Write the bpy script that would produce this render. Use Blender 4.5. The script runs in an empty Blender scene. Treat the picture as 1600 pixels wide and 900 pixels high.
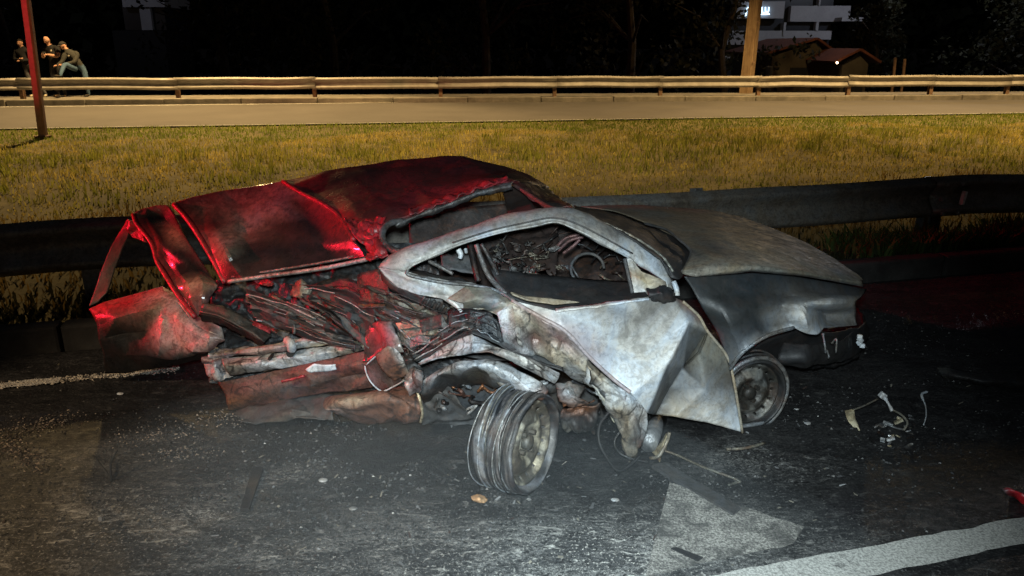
import bpy, bmesh, math, random
import numpy as np
from mathutils import Vector, Matrix, noise
rnd = random.Random(7)
R = math.radians
S = bpy.context.scene
COL = S.collection

# ------------------------------------------------------------------ camera, world, light, exposure
PITCH, HEIGHT, FPX = R(17.6), 1.6, 1200.0
cam = bpy.data.cameras.new('camera'); camo = bpy.data.objects.new('camera', cam); COL.objects.link(camo)
cam.sensor_width = 36.0; cam.lens = 36.0*FPX/1600.0
cam.clip_start = 0.05; cam.clip_end = 2000
camo.location = (0, 0, HEIGHT); camo.rotation_euler = (R(90)-PITCH, 0, 0)
S.camera = camo
S.view_settings.view_transform = 'Standard'; S.view_settings.look = 'None'
S.view_settings.exposure = 0.0; S.view_settings.gamma = 1.0
w = bpy.data.worlds.new('World'); S.world = w; w.use_nodes = True
wn = w.node_tree; bg = wn.nodes['Background']
sky = wn.nodes.new('ShaderNodeTexSky'); sky.sky_type = 'NISHITA'; sky.sun_disc = False
sky.sun_elevation = R(-3.0); sky.sun_rotation = R(200)
wn.links.new(sky.outputs[0], bg.inputs[0]); bg.inputs[1].default_value = 0.15

def lamp(name, kind, loc, energy, color, target=None, size=0.1, **kw):
    l = bpy.data.lights.new(name, kind); l.energy = energy; l.color = color
    if kind in ('POINT', 'SPOT'): l.shadow_soft_size = size
    for k, v in kw.items(): setattr(l, k, v)
    o = bpy.data.objects.new(name, l); COL.objects.link(o); o.location = loc
    if target is not None:
        o.rotation_euler = (Vector(target)-Vector(loc)).to_track_quat('-Z', 'Y').to_euler()
    return o
# work light / flash held beside the camera, red beacon of the rescue truck on the left, sodium street lamps over the far road
lamp('flash_light', 'SPOT', (-0.02, 0.0, 1.72), 690, (0.82, 0.96, 1.0), (0.13, 2.30, 0.12), 0.06, spot_size=R(68), spot_blend=1.0)
lamp('beacon_light', 'SPOT', (-6.8, 3.3, 1.85), 1650, (1.0, 0.012, 0.035), (-1.0, 3.75, .78), 0.12, spot_size=R(19.5), spot_blend=0.4)
lamp('beacon_light', 'SPOT', (-10.5, 8.0, 2.2), 700, (1.0, 0.03, 0.05), (-8.0, 13.3, 2.0), 0.12, spot_size=R(30), spot_blend=0.6)
SOD = (1.0, 0.66, 0.27)
for x, y, z, e, dy in ((-8.7, 20.0, 8.0, 8000, 2.7), (3.2, 17.4, 9, 5000, .3), (13.5, 18.6, 9, 6800, .3), (31, 21, 9, 8000, .3), (-28, 15, 9, 7500, .3)):
    lamp('street_and_fill_light', 'SPOT', (x, y, z), e, SOD, (x, y-dy, 0), 0.2, spot_size=R(106), spot_blend=0.35)
lamp('street_and_fill_light', 'SPOT', (-5.0, -4.0, 7.0), 2300, (1.0, 0.72, 0.45), (-1.75, 2.25, 0), 0.1, spot_size=R(19), spot_blend=0.45)
lamp('street_and_fill_light', 'POINT', (15, 36, 7.0), 900, SOD, size=0.25)  # added warm fill for the houses, not one of the road's lamps
lamp('building_fill_light', 'POINT', (27, 50, 9), 1700, (0.80, 0.86, 1.0), size=0.3)  # added fill so the building walls show

# ------------------------------------------------------------------ geometry helpers
ANG = R(14.5)                      # the near road and the car run 14.5 degrees off the picture plane
AX = (math.cos(ANG), math.sin(ANG)); LT = (-math.sin(ANG), math.cos(ANG))
def ray(u, v):
    a = (u-800)/FPX; b = (450-v)/FPX
    return (a, math.cos(PITCH)+b*math.sin(PITCH), -math.sin(PITCH)+b*math.cos(PITCH))
def pw(u, v, wv):                  # survey point on the vertical plane at lateral distance wv from the camera
    r = ray(u, v); t = wv/(r[0]*LT[0]+r[1]*LT[1]); return Vector((t*r[0], t*r[1], HEIGHT+t*r[2]))
def pz(u, v, z=0.0):
    r = ray(u, v); t = (z-HEIGHT)/r[2]; return Vector((t*r[0], t*r[1], z))
def py(u, v, y):
    r = ray(u, v); t = y/r[1]; return Vector((t*r[0], y, HEIGHT+t*r[2]))
def sw(s, wv, z=0.0):              # road frame: s along the road, wv across it
    return Vector((s*AX[0]+wv*LT[0], s*AX[1]+wv*LT[1], z))
def pt(p):
    d = p[2]
    if isinstance(d, str): return pz(p[0], p[1], float(d[1:]))
    return pw(p[0], p[1], d)

PAL = dict(w=(.46, .48, .50), W=(.66, .68, .70), g=(.22, .225, .23), d=(.075, .076, .078), k=(.016, .016, .017),
           r=(.36, .03, .04), m=(.10, .018, .022), p=(.37, .305, .30), b=(.13, .062, .045), t=(.34, .29, .22),
           y=(.55, .48, .33), n=(.019, .023, .026), o=(.30, .12, .05), h=(.20, .185, .15), q=(.19,.10,.095), u=(.045,.03,.026), s=(.30,.19,.18))  # s: tailgate colour with its sheen painted in
def pal(c):
    if isinstance(c, str): return PAL[c]
    return c

def emp(name, loc=(0, 0, 0), rz=0.0, label=None, cat=None, group=None):
    o = bpy.data.objects.new(name, None); COL.objects.link(o); o.location = loc; o.rotation_euler = (0, 0, rz)
    o.empty_display_size = 0.1
    tag(o, label, cat, group); return o
def tag(o, label=None, cat=None, group=None, kind=None):
    if label: o['label'] = label
    if cat: o['category'] = cat
    if group: o['group'] = group
    if kind: o['kind'] = kind
    return o
def mesh_obj(name, verts, faces, mat, parent=None, cols=None, smooth=True, thick=0.0, off=0.0):
    me = bpy.data.meshes.new(name)
    org = Vector((0, 0, 0))
    if parent is not None:
        m = parent.matrix_basis if parent.parent is None else parent.parent.matrix_basis @ parent.matrix_basis
        inv = m.inverted(); verts = [inv @ Vector(v) for v in verts]
    me.from_pydata([tuple(v) for v in verts], [], faces); me.update()
    if cols is not None:
        a = me.color_attributes.new('Col', 'FLOAT_COLOR', 'POINT')
        arr = np.ones((len(verts), 4), dtype=np.float32); arr[:, :3] = np.array(cols, dtype=np.float32)
        a.data.foreach_set('color', arr.ravel())
    if smooth: me.polygons.foreach_set('use_smooth', [True]*len(me.polygons))
    if mat: me.materials.append(mat)
    o = bpy.data.objects.new(name, me); COL.objects.link(o)
    if parent is not None: o.parent = parent
    if thick:
        sm = o.modifiers.new('s', 'SOLIDIFY'); sm.thickness = thick; sm.offset = off
    return o

def resample(line, n):
    P = [pt(p) for p in line]; C = [Vector(pal(p[3])) for p in line]
    L = [0.0]
    for i in range(1, len(line)):
        L.append(L[-1]+math.hypot(line[i][0]-line[i-1][0], line[i][1]-line[i-1][1])+1e-6)
    out = []
    for k in range(n):
        t = L[-1]*k/(n-1); i = 0
        while i < len(L)-2 and L[i+1] < t: i += 1
        f = (t-L[i])/(L[i+1]-L[i]); f = min(max(f, 0), 1)
        out.append((P[i].lerp(P[i+1], f), C[i].lerp(C[i+1], f)))
    return out
def cr(p0, p1, p2, p3, t):
    return 0.5*((2*p1)+(p2-p0)*t+(2*p0-5*p1+4*p2-p3)*t*t+(3*p1-p0-3*p2+p3)*t*t*t)
def displace(V, N, crumple, seed):
    amp, sc, rid = crumple
    o = Vector((seed*3.7, seed*1.3, -seed*2.1)); out = []
    for v, n in zip(V, N):
        q = v*sc+o
        if rid == 2: d = .7-2.2*abs(noise.noise(q*.8))-1.0*abs(noise.noise(q*1.9+Vector((9, 1, 4))))
        elif rid: d = noise.ridged_multi_fractal(q, 1.0, 2.1, 4, 0.9, 2.0)-1.2
        else: d = noise.fractal(q, 1.0, 2.0, 4)
        d += .30*noise.fractal(q*3.9, 1.0, 2.0, 3)
        out.append(v+n*(amp*d))
    return out
def loft(name, rows, mat, parent, n=28, m=6, c='g', smooth=True, crumple=(.004, 6, 0), thick=.006, seed=None, fold=None):
    """a sheet through several outlines, fitted smoothly (or in straight creased spans)"""
    if seed is None: seed = sum(map(ord, name)) % 97 + rows[0][0][0] % 31
    rr = []
    for row in rows:
        row = [tuple(p) if len(p) > 3 else (p[0], p[1], p[2], c) for p in row]
        rr.append(resample(row, n))
    G = []
    K = len(rr)
    for i in range(K-1):
        last = (i == K-2)
        for k in range(m+(1 if last else 0)):
            t = k/m; line = []
            for j in range(n):
                p1, p2 = rr[i][j][0], rr[i+1][j][0]
                if smooth and K > 2:
                    p0 = rr[max(i-1, 0)][j][0]; p3 = rr[min(i+2, K-1)][j][0]
                    P = cr(p0, p1, p2, p3, t)
                else: P = p1.lerp(p2, t)
                line.append((P, rr[i][j][1].lerp(rr[i+1][j][1], t)))
            G.append(line)
    V = [a[0] for l in G for a in l]; C = [tuple(a[1]) for l in G for a in l]
    if fold:   # sharp buckles: straight facets between random dents
        amp, cu, cv = fold; q = random.Random(int(seed*131)+7); NR = len(G)
        tb = [[q.uniform(-1, 1)*(.45 if i in (0, cv) or j in (0, cu) else 1) for j in range(cu+2)] for i in range(cv+2)]
        ju = [0]+[k+q.uniform(-.28, .28) for k in range(1, cu)]+[cu]
        def warp(t):
            for k in range(cu):
                if t <= ju[k+1] or k == cu-1: return k+min(1, max(0, (t-ju[k])/(ju[k+1]-ju[k])))
        V2 = []
        for i in range(NR):
            for j in range(n):
                sk_ = .35*math.sin(i/(NR-1)*5+seed)*(0 < j < n-1)
                a = i/(NR-1)*cv; b_ = warp(min(cu, max(0, j/(n-1)*cu+sk_)))
                ci, cj = min(int(a), cv-1), min(int(b_), cu-1); fa, fb = a-ci, b_-cj
                if (ci+cj) % 2: fb_, z00, z01, z10, z11 = 1-fb, tb[ci][cj+1], tb[ci][cj], tb[ci+1][cj+1], tb[ci+1][cj]
                else: fb_, z00, z01, z10, z11 = fb, tb[ci][cj], tb[ci][cj+1], tb[ci+1][cj], tb[ci+1][cj+1]
                if fa+fb_ <= 1: d = z00+(z10-z00)*fa+(z01-z00)*fb_
                else: d = z11+(z01-z11)*(1-fa)+(z10-z11)*(1-fb_)
                A_ = G[min(i+1, NR-1)][j][0]-G[max(i-1, 0)][j][0]; B_ = G[i][min(j+1, n-1)][0]-G[i][max(j-1, 0)][0]
                nn = B_.cross(A_); nn = nn.normalized() if nn.length > 1e-9 else Vector((0, -1, 0))
                V2.append(G[i][j][0]+nn*(amp*d))
        V = V2; crumple = (crumple[0]*.32, crumple[1], crumple[2])
    F = []
    for i in range(len(G)-1):
        for j in range(n-1):
            a = i*n+j; F.append((a, a+1, a+n+1, a+n))
    o = finish(name, V, F, C, mat, parent, crumple, thick, seed)
    if fold: o.data.set_sharp_from_angle(angle=R(16))
    return o
def finish(name, V, F, C, mat, parent, crumple, thick, seed):
    if crumple and crumple[0]:
        N = [Vector((0, 0, 0)) for _ in V]
        for f in F:
            a, b, c_ = V[f[0]], V[f[1]], V[f[2]]
            nn = (b-a).cross(c_-a)
            if len(f) > 3: nn = nn+(V[f[2]]-a).cross(V[f[3]]-a)
            for i in f: N[i] += nn
        N = [n.normalized() if n.length > 1e-9 else Vector((0, 0, 1)) for n in N]
        V = displace(V, N, crumple, seed)
    return mesh_obj(name, V, F, mat, parent, C, True, thick)
def facets(name, pts, faces, mat, parent, cuts=14, crumple=(.003, 9, 0), thick=.006, seed=3):
    """creased sheet metal: flat facets between surveyed corners, finely divided and dented; 'A B C:k' tints a facet"""
    V = []; F = []; C = []; W = []; nd = Vector((-LT[0], -LT[1], 0)); so = Vector((seed*3.1, 1, 2)); key = {}
    def vert(p, c_):
        k = (round(p.x*4e3), round(p.y*4e3), round(p.z*4e3))
        if k not in key:
            q = p*crumple[1]+so; d = noise.fractal(q, 1, 2, 4)+.35*noise.fractal(q*3.7, 1, 2, 3)
            key[k] = len(V); V.append(p+nd*(crumple[0]*d)); C.append(Vector(c_)); W.append(1)
        else: i = key[k]; C[i] = (C[i]*W[i]+Vector(c_))/(W[i]+1); W[i] += 1
        return key[k]
    for f in faces:
        ks, _, tint = f.partition(':'); ks = ks.split(); P = [pt(pts[k]) for k in ks]; K = [Vector(pal(pts[k][3])) for k in ks]
        flip = (P[1]-P[0]).cross(P[2]-P[0]).dot(nd) < 0; ix = {}
        for i in range(cuts+1):
            for j in range(cuts+1-i):
                a, b_ = i/cuts, j/cuts; p = P[0]*(1-a-b_)+P[1]*a+P[2]*b_; c_ = K[0]*(1-a-b_)+K[1]*a+K[2]*b_
                if tint: c_ = c_*.25+Vector(PAL[tint])*.75
                ix[i, j] = vert(p, c_)
        for i in range(cuts):
            for j in range(cuts-i):
                T = [(ix[i, j], ix[i+1, j], ix[i, j+1])]
                if i+j < cuts-1: T.append((ix[i+1, j], ix[i+1, j+1], ix[i, j+1]))
                F += [tuple(reversed(t)) if flip else t for t in T if len(set(t)) == 3]
    return mesh_obj(name, V, F, mat, parent, [tuple(c) for c in C], True, thick)
def tube_data(P, r, seg=8, closed=False):
    P = [Vector(p) for p in P]; n = len(P); V = []; F = []
    rs = r if isinstance(r, (list, tuple)) else [r]*n
    up = Vector((0, 0, 1)); prev = None
    for i, p in enumerate(P):
        a = P[(i-1) % n] if (i > 0 or closed) else p; b = P[(i+1) % n] if (i < n-1 or closed) else p
        t = (b-a).normalized()
        if prev is None:
            x = t.cross(up); x = x if x.length > 1e-3 else t.cross(Vector((1, 0, 0)))
        else: x = prev-t*prev.dot(t)
        x.normalize(); prev = x; y = t.cross(x)
        for k in range(seg):
            q = 2*math.pi*k/seg; V.append(p+(x*math.cos(q)+y*math.sin(q))*rs[i])
    m = n if closed else n-1
    for i in range(m):
        for k in range(seg):
            a = i*seg+k; b = i*seg+(k+1) % seg; c_ = ((i+1) % n)*seg
            F.append((a, b, c_+(k+1) % seg, c_+k))
    if not closed:
        F.append(tuple(reversed(range(seg)))); F.append(tuple((n-1)*seg+k for k in range(seg)))
    return V, F
def curve_pts(P, k=5):
    P = [Vector(p) for p in P]; out = []
    for i in range(len(P)-1):
        for j in range(k):
            out.append(cr(P[max(i-1, 0)], P[i], P[i+1], P[min(i+2, len(P)-1)], j/k))
    out.append(P[-1]); return out
def tube(name, line, r, mat, parent=None, c='d', seg=8, k=5):
    P = curve_pts([pt(p) if not isinstance(p, Vector) else p for p in line], k)
    V, F = tube_data(P, r, seg)
    return mesh_obj(name, V, F, mat, parent, [pal(c)]*len(V))
def box_data(mn, mx, M=None):
    V = [Vector((x, y, z)) for z in (mn[2], mx[2]) for y in (mn[1], mx[1]) for x in (mn[0], mx[0])]
    if M is not None: V = [M @ v for v in V]
    return V, [(0, 2, 3, 1), (4, 5, 7, 6), (0, 1, 5, 4), (2, 6, 7, 3), (0, 4, 6, 2), (1, 3, 7, 5)]
class MB:
    def __init__(s): s.V = []; s.F = []; s.C = []
    def add(s, VF, c='g'):
        o = len(s.V); V, F = VF
        s.V += [Vector(v) for v in V]; s.F += [tuple(i+o for i in f) for f in F]; s.C += [pal(c)]*len(V); return s
    def box(s, mn, mx, M=None, c='g'): return s.add(box_data(mn, mx, M), c)
    def tube(s, P, r, c='g', seg=8): return s.add(tube_data(P, r, seg), c)
    def build(s, name, mat, parent=None, smooth=False, bevel=0.0):
        o = mesh_obj(name, s.V, s.F, mat, parent, s.C, smooth)
        if bevel:
            b = o.modifiers.new('b', 'BEVEL'); b.width = bevel; b.segments = 2; b.limit_method = 'ANGLE'
        return o

# ------------------------------------------------------------------ materials
def mk(name):
    m = bpy.data.materials.new(name); m.use_nodes = True
    nt = m.node_tree; b = nt.nodes['Principled BSDF']; return m, nt, b
class N:
    def __init__(s, nt): s.nt = nt
    def new(s, t, **kw):
        n = s.nt.nodes.new('ShaderNode'+t)
        for k, v in kw.items(): setattr(n, k, v)
        return n
    def link(s, a, b): s.nt.links.new(a, b)
    def coord(s): return s.new('TexCoord').outputs['Object']
    def noise(s, vec, scale, detail=5, rough=.6, dist=0.0):
        n = s.new('TexNoise'); s.link(vec, n.inputs['Vector']); n.inputs['Scale'].default_value = scale
        n.inputs['Detail'].default_value = detail; n.inputs['Roughness'].default_value = rough; n.inputs['Distortion'].default_value = dist
        return n.outputs['Fac']
    def ramp(s, f, a, b, va=0.0, vb=1.0):
        n = s.new('MapRange'); s.link(f, n.inputs[0]); n.inputs[1].default_value = a; n.inputs[2].default_value = b
        n.inputs[3].default_value = va; n.inputs[4].default_value = vb; return n.outputs[0]
    def mix(s, f, a, b, mode='MIX'):
        n = s.new('Mix', data_type='RGBA', blend_type=mode)
        if isinstance(f, float): n.inputs[0].default_value = f
        else: s.link(f, n.inputs[0])
        for i, x in ((6, a), (7, b)):
            if isinstance(x, tuple): n.inputs[i].default_value = (*x, 1)
            else: s.link(x, n.inputs[i])
        return n.outputs[2]
    def math(s, op, a, b):
        n = s.new('Math', operation=op)
        for i, x in ((0, a), (1, b)):
            if isinstance(x, (int, float)): n.inputs[i].default_value = x
            else: s.link(x, n.inputs[i])
        return n.outputs[0]
    def bump(s, h, strength, dist, b):
        n = s.new('Bump'); s.link(h, n.inputs['Height']); n.inputs['Strength'].default_value = strength
        n.inputs['Distance'].default_value = dist; s.link(n.outputs[0], b.inputs['Normal'])
    def attr(s): return s.new('Attribute', attribute_name='Col').outputs['Color']
    def scale(s, vec, sx, sy, sz):
        n = s.new('Mapping'); s.link(vec, n.inputs[0]); n.inputs['Scale'].default_value = (sx, sy, sz); return n.outputs[0]

def burnt(name, soot=.5, ash=.3, rough=.6, metal=0.0, rust=0.0, bump=.5, fine=60, coat=0.0, pit=.55, crack=0.0):
    m, nt, b = mk(name); n = N(nt); v = n.coord(); c = n.attr()
    big = n.noise(v, 4.5, 7, .68, .8); mid = n.noise(v, 15, 7, .74, .7); fin = n.noise(v, fine, 4, .75); med = n.noise(v, 34, 6, .75, 1.2)
    stk = n.noise(n.scale(v, 26, 26, 5), 1, 5, .7, .4)
    cool = n.mix(1.0, c, (.90, .98, 1.06), 'MULTIPLY'); warm = n.mix(1.0, c, (1.04, .97, .86), 'MULTIPLY')
    c = n.mix(n.ramp(big, .40, .58), cool, warm)
    sk = n.ramp(n.math('ADD', n.math('MULTIPLY', big, .5), n.math('MULTIPLY', mid, .5)), .50, .60)
    col = n.mix(n.math('MULTIPLY', sk, soot), c, (.02, .02, .021))
    half = n.mix(1.0, c, (.42, .42, .42), 'MULTIPLY')
    col = n.mix(n.math('MULTIPLY', n.ramp(med, .50, .60), min(1, soot*1.1)), col, half)
    col = n.mix(n.math('MULTIPLY', n.ramp(stk, .55, .66), min(1, soot*.9)), col, half)
    if rust:
        rk = n.ramp(n.noise(v, 9, 6, .7, 1.0), .5, .62)
        col = n.mix(n.math('MULTIPLY', rk, rust), col, (.15, .07, .04))
    ak = n.ramp(n.math('ADD', n.math('MULTIPLY', med, .5), n.math('MULTIPLY', fin, .5)), .53, .63)
    lum = n.mix(1.0, col, (1.9, 1.9, 1.9), 'MULTIPLY')
    lum = n.mix(1.0, lum, (.022, .022, .022), 'ADD')
    col = n.mix(n.math('MULTIPLY', ak, ash), col, lum)
    col = n.mix(n.ramp(fin, .36, .52, pit, 1.0), (.018, .017, .017), col)
    if crack:
        vo = n.new('TexVoronoi', feature='DISTANCE_TO_EDGE'); vo.inputs['Scale'].default_value = 8.0
        dv = n.new('VectorMath', operation='ADD'); n.link(v, dv.inputs[0])
        nz = n.new('TexNoise'); n.link(v, nz.inputs['Vector']); nz.inputs['Scale'].default_value = 6; nz.inputs['Detail'].default_value = 5
        sc_ = n.new('VectorMath', operation='SCALE'); n.link(nz.outputs['Color'], sc_.inputs[0]); sc_.inputs[3].default_value = .22
        n.link(sc_.outputs[0], dv.inputs[1]); n.link(dv.outputs[0], vo.inputs['Vector'])
        ln = n.ramp(vo.outputs['Distance'], .012, .05, 1.0, 0.0)
        col = n.mix(n.math('MULTIPLY', n.math('MULTIPLY', ln, n.ramp(big, .40, .55)), crack), col, (.02, .019, .019))
    n.link(col, b.inputs['Base Color'])
    n.link(n.ramp(mid, .3, .7, max(rough-.17, .08), min(rough+.2, 1)), b.inputs['Roughness'])
    b.inputs['Metallic'].default_value = metal
    if coat: b.inputs['Coat Weight'].default_value = coat; b.inputs['Coat Roughness'].default_value = .10
    n.bump(n.math('ADD', n.math('MULTIPLY', n.math('ADD', mid, med), .4), n.math('MULTIPLY', fin, .4)), bump, .007, b)
    return m
M_ASH = burnt('burnt_ash_paint', .55, .16, .52, .08, .12, .4, 60, 0, .80)
M_TORN = burnt('torn_sooty_metal', .85, .25, .45, .15, .22, .6, 60, 0, .75, .85)
M_DOOR = burnt('ash_white_door', .44, .12, .52, 0, .05, .30, 60, 0, .86)
M_RED = burnt('scorched_red_lit_paint', .80, .30, .34, 0, .05, .45, 45)  # leftover red paint, with the beacon's red light also put into the colour
M_GLOSS = burnt('sooty_gloss_paint', .55, .10, .27, 0, .0, .22, 35, .9)
M_SOOT = burnt('soot', .6, .25, .6, 0, .08, .6)
M_HOOD = burnt('bare_hood_steel', .30, .60, .62, .1, .20, .25, 50)
M_SCRAP = burnt('scrap_steel', .85, .75, .38, .35, .30, 1.0)
M_RUST = burnt('rusty_steel', .75, .25, .55, .1, .45, .7, 60, 0, .6, .8)
M_RIM = burnt('burnt_rim', .45, .35, .5, .2, .15, .6)

def simple(name, col, rough=.7, metal=0.0, var=.35, sc=6.0, bump=.2, bs=40, emit=None, es=0.0):
    m, nt, b = mk(name); n = N(nt); v = n.coord()
    f = n.noise(v, sc, 6, .65, .3); g = n.noise(v, bs, 4, .7)
    c = n.mix(n.ramp(f, .35, .68), tuple(x*(1-var) for x in col), tuple(min(1, x*(1+var)) for x in col))
    c = n.mix(n.ramp(g, .3, .7, 0, .3), c, tuple(x*.5 for x in col))
    n.link(c, b.inputs['Base Color']); b.inputs['Roughness'].default_value = rough; b.inputs['Metallic'].default_value = metal
    if bump: n.bump(g, bump, .01, b)
    if emit: b.inputs['Emission Color'].default_value = (*emit, 1); b.inputs['Emission Strength'].default_value = es
    return m
def colmat(name, rough=.8, var=.3, sc=30, bump=.2, spec=.5, trans=0.0):
    m, nt, b = mk(name); n = N(nt); v = n.coord(); c = n.attr()
    f = n.noise(v, sc, 5, .65)
    d = n.mix(1.0, c, (1-var,)*3, 'MULTIPLY'); e = n.mix(1.0, c, (1+var,)*3, 'MULTIPLY')
    n.link(n.mix(n.ramp(f, .3, .7), d, e), b.inputs['Base Color']); b.inputs['Roughness'].default_value = rough
    b.inputs['Specular IOR Level'].default_value = spec
    if bump: n.bump(f, bump, .01, b)
    return m
M_COL = colmat('painted_things')
M_CLOTH = colmat('cloth', .9, .25, 25, .4, .2)
M_LEAF = colmat('leaves', .7, .25, 3, 0, .25)
_n = N(M_LEAF.node_tree); _tr = _n.new('BsdfTranslucent'); _mx = _n.new('MixShader'); _mx.inputs[0].default_value = .45
_n.link(_n.attr(), _tr.inputs[0]); _n.link(M_LEAF.node_tree.nodes['Principled BSDF'].outputs[0], _mx.inputs[1]); _n.link(_tr.outputs[0], _mx.inputs[2])
_n.link(_mx.outputs[0], M_LEAF.node_tree.nodes['Material Output'].inputs[0])

# asphalt: burnt, wet and ashy patches come from the vertex colour (soot and ash, plus painted shadows and flash light), the rest is grain
m, nt, b = mk('asphalt'); n = N(nt); v = n.coord(); c = n.attr()
vs = n.scale(v, 1, 1.6, 1)
big = n.noise(vs, 2.6, 7, .68, .8); mid = n.noise(vs, 15, 6, .75, .6); fin = n.noise(v, 90, 3, .7); ag = n.noise(v, 230, 2, .6)
col = n.mix(n.ramp(big, .44, .57), n.mix(1.0, c, (.45, .45, .46), 'MULTIPLY'), n.mix(1.0, c, (1.6, 1.58, 1.54), 'MULTIPLY'))
col = n.mix(n.ramp(mid, .50, .66, 0, .85), col, (.014, .014, .015))
col = n.mix(n.ramp(mid, .30, .42, .55, 0), col, n.mix(1.0, c, (2.2, 2.1, 2.0), 'MULTIPLY'))
col = n.mix(n.ramp(ag, .42, .60, 0, .75), col, (.010, .010, .011))
f2 = n.noise(vs, 42, 5, .8, .5)
col = n.mix(n.ramp(f2, .48, .56, 0, .85), col, (.009, .009, .010))
f3 = n.noise(n.scale(v, 1, 2.6, 1), 11, 6, .75, 1.0)
col = n.mix(n.ramp(f3, .56, .66, 0, .7), col, n.mix(1.0, c, (3.4, 3.3, 3.1), 'MULTIPLY'))
col = n.mix(n.ramp(fin, .57, .68, 0, .85), col, n.mix(1.0, c, (3.0, 2.9, 2.7), 'MULTIPLY'))
n.link(col, b.inputs['Base Color']); n.link(n.ramp(mid, .35, .65, .30, .8), b.inputs['Roughness'])
b.inputs['Specular IOR Level'].default_value = .45
n.bump(n.math('ADD', n.math('MULTIPLY', fin, .6), n.math('MULTIPLY', mid, .6)), .75, .012, b)
M_ASPH = m
m, nt, b = mk('worn_white_paint'); n = N(nt); v = n.coord()
f1 = n.noise(v, 30, 6, .75, .5); f2 = n.noise(v, 120, 3, .7); f3 = n.noise(v, 3, 4, .6)
col = n.mix(n.ramp(f2, .42, .62), (.62, .62, .58), (.30, .30, .28))
k = n.ramp(n.math('ADD', n.math('MULTIPLY', f1, .6), n.math('MULTIPLY', f3, .4)), .55, .68)
col = n.mix(n.math('MULTIPLY', k, .93), col, (.03, .03, .03))
n.link(col, b.inputs['Base Color']); b.inputs['Roughness'].default_value = .75; n.bump(f2, .5, .008, b)
M_PAINT = m
m, nt, b = mk('ashy_chevron_paint'); n = N(nt); v = n.coord()
f1 = n.noise(v, 14, 7, .75, .8); f2 = n.noise(v, 110, 3, .75); f3 = n.noise(v, 2.2, 4, .6)
col = n.mix(n.ramp(f2, .40, .60), (.50, .485, .44), (.11, .105, .095))
k = n.ramp(n.math('ADD', n.math('MULTIPLY', f1, .62), n.math('MULTIPLY', f3, .38)), .445, .565)
col = n.mix(n.math('MULTIPLY', k, .85), col, (.05, .049, .047))
n.link(col, b.inputs['Base Color']); b.inputs['Roughness'].default_value = .8; n.bump(f2, .6, .008, b)
M_CHEV = m
M_FAR = simple('far_asphalt', (.115, .105, .097), .85, 0, .12, .7, .3, 60)
M_SOIL = simple('soil', (.06, .048, .03), .95, 0, .5, 2.5, .8, 20)
M_CONC = simple('concrete', (.22, .20, .17), .85, 0, .35, 3, .4, 35)
M_SOOTCONC = simple('sooty_concrete', (.035, .034, .032), .85, 0, .6, 4, .4, 35)
M_GALV = simple('galvanised_steel', (.36, .335, .30), .6, .15, .2, 4, .1, 50)
M_GALVD = burnt('sooty_galvanised_steel', .50, .15, .42, .2, .06, .3)
M_RUSTPOST = simple('weathered_post', (.22, .13, .08), .8, .1, .4, 8, .3, 40)
M_WHITE = simple('white_line', (.62, .60, .55), .7, 0, .2, 6, .2, 60)

# ------------------------------------------------------------------ ground
g = MB(); LOW = -3.2; V = []
for y, z in ((-40, -.05), (25.5, -.05), (31, LOW), (900, LOW)): V += [(-600, y, z), (600, y, z)]
g.add((V, [(0, 1, 3, 2), (2, 3, 5, 4), (4, 5, 7, 6)]), 'g')
tag(g.build('ground', M_SOIL), kind='structure')

# near road: fine sheet with soot, ash, painted shadows and a painted flash pool
KERB_W = 4.38
def blob(p, cx, cy, rx, ry, ang=0.0):
    dx, dy = p[0]-cx, p[1]-cy; c_, s_ = math.cos(ang), math.sin(ang)
    a = (dx*c_+dy*s_)/rx; b_ = (-dx*s_+dy*c_)/ry
    return math.exp(-(a*a+b_*b_))
def gpx(u, v): q = pz(u, v); return q.x, q.y
SOOT_AND_SHADOW = [(gpx(450, 640), .75, .45), (gpx(800, 640), 1.0, .55), (gpx(1330, 640), .75, .5), (gpx(250, 640), 1.3, .34), (gpx(290, 760), .16, .10),  # soot on the ground; the two smallest left blobs are painted cast shadows
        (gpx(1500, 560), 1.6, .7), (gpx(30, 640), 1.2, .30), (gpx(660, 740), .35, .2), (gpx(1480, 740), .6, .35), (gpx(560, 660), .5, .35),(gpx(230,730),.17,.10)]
ASH_AND_FLASH = [(gpx(860, 892), .50, .22, 1.25), (gpx(700, 800), .5, .2, .12), (gpx(120, 820), .55, .28, .75), (gpx(470, 870), .3, .1, .25), (gpx(1180, 720), .25, .12, .55),  # ash on the ground; the first blob paints the flash's pool of light
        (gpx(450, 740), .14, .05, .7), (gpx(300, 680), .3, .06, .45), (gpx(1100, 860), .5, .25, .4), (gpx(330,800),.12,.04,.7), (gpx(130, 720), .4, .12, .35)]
s0, s1, w0, w1 = -4.5, 5.5, .6, KERB_W
NX, NY = 260, 110
V = []; C = []; F = []
for j in range(NY+1):
    for i in range(NX+1):
        s_ = s0+(s1-s0)*i/NX; w_ = w0+(w1-w0)*j/NY
        p = sw(s_, w_)
        jit = noise.fractal(Vector((p.x*1.7, p.y*1.7, 3.1)), 1, 2, 4)*.22
        q = (p.x+jit, p.y+jit*.6)
        so = min(1.0, sum(blob(q, a[0][0], a[0][1], a[1], a[2], ANG*.6) for a in SOOT_AND_SHADOW))
        ash = min(1.2, sum(a[3]*blob(q, a[0][0], a[0][1], a[1], a[2], ANG*.4) for a in ASH_AND_FLASH))
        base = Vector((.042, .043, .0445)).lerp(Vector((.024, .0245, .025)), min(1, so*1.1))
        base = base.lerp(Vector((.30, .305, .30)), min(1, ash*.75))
        V.append(Vector((p.x, p.y, .004*noise.fractal(Vector((p.x*6, p.y*6, 0)), 1, 2, 3)))); C.append(tuple(base))
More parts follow.
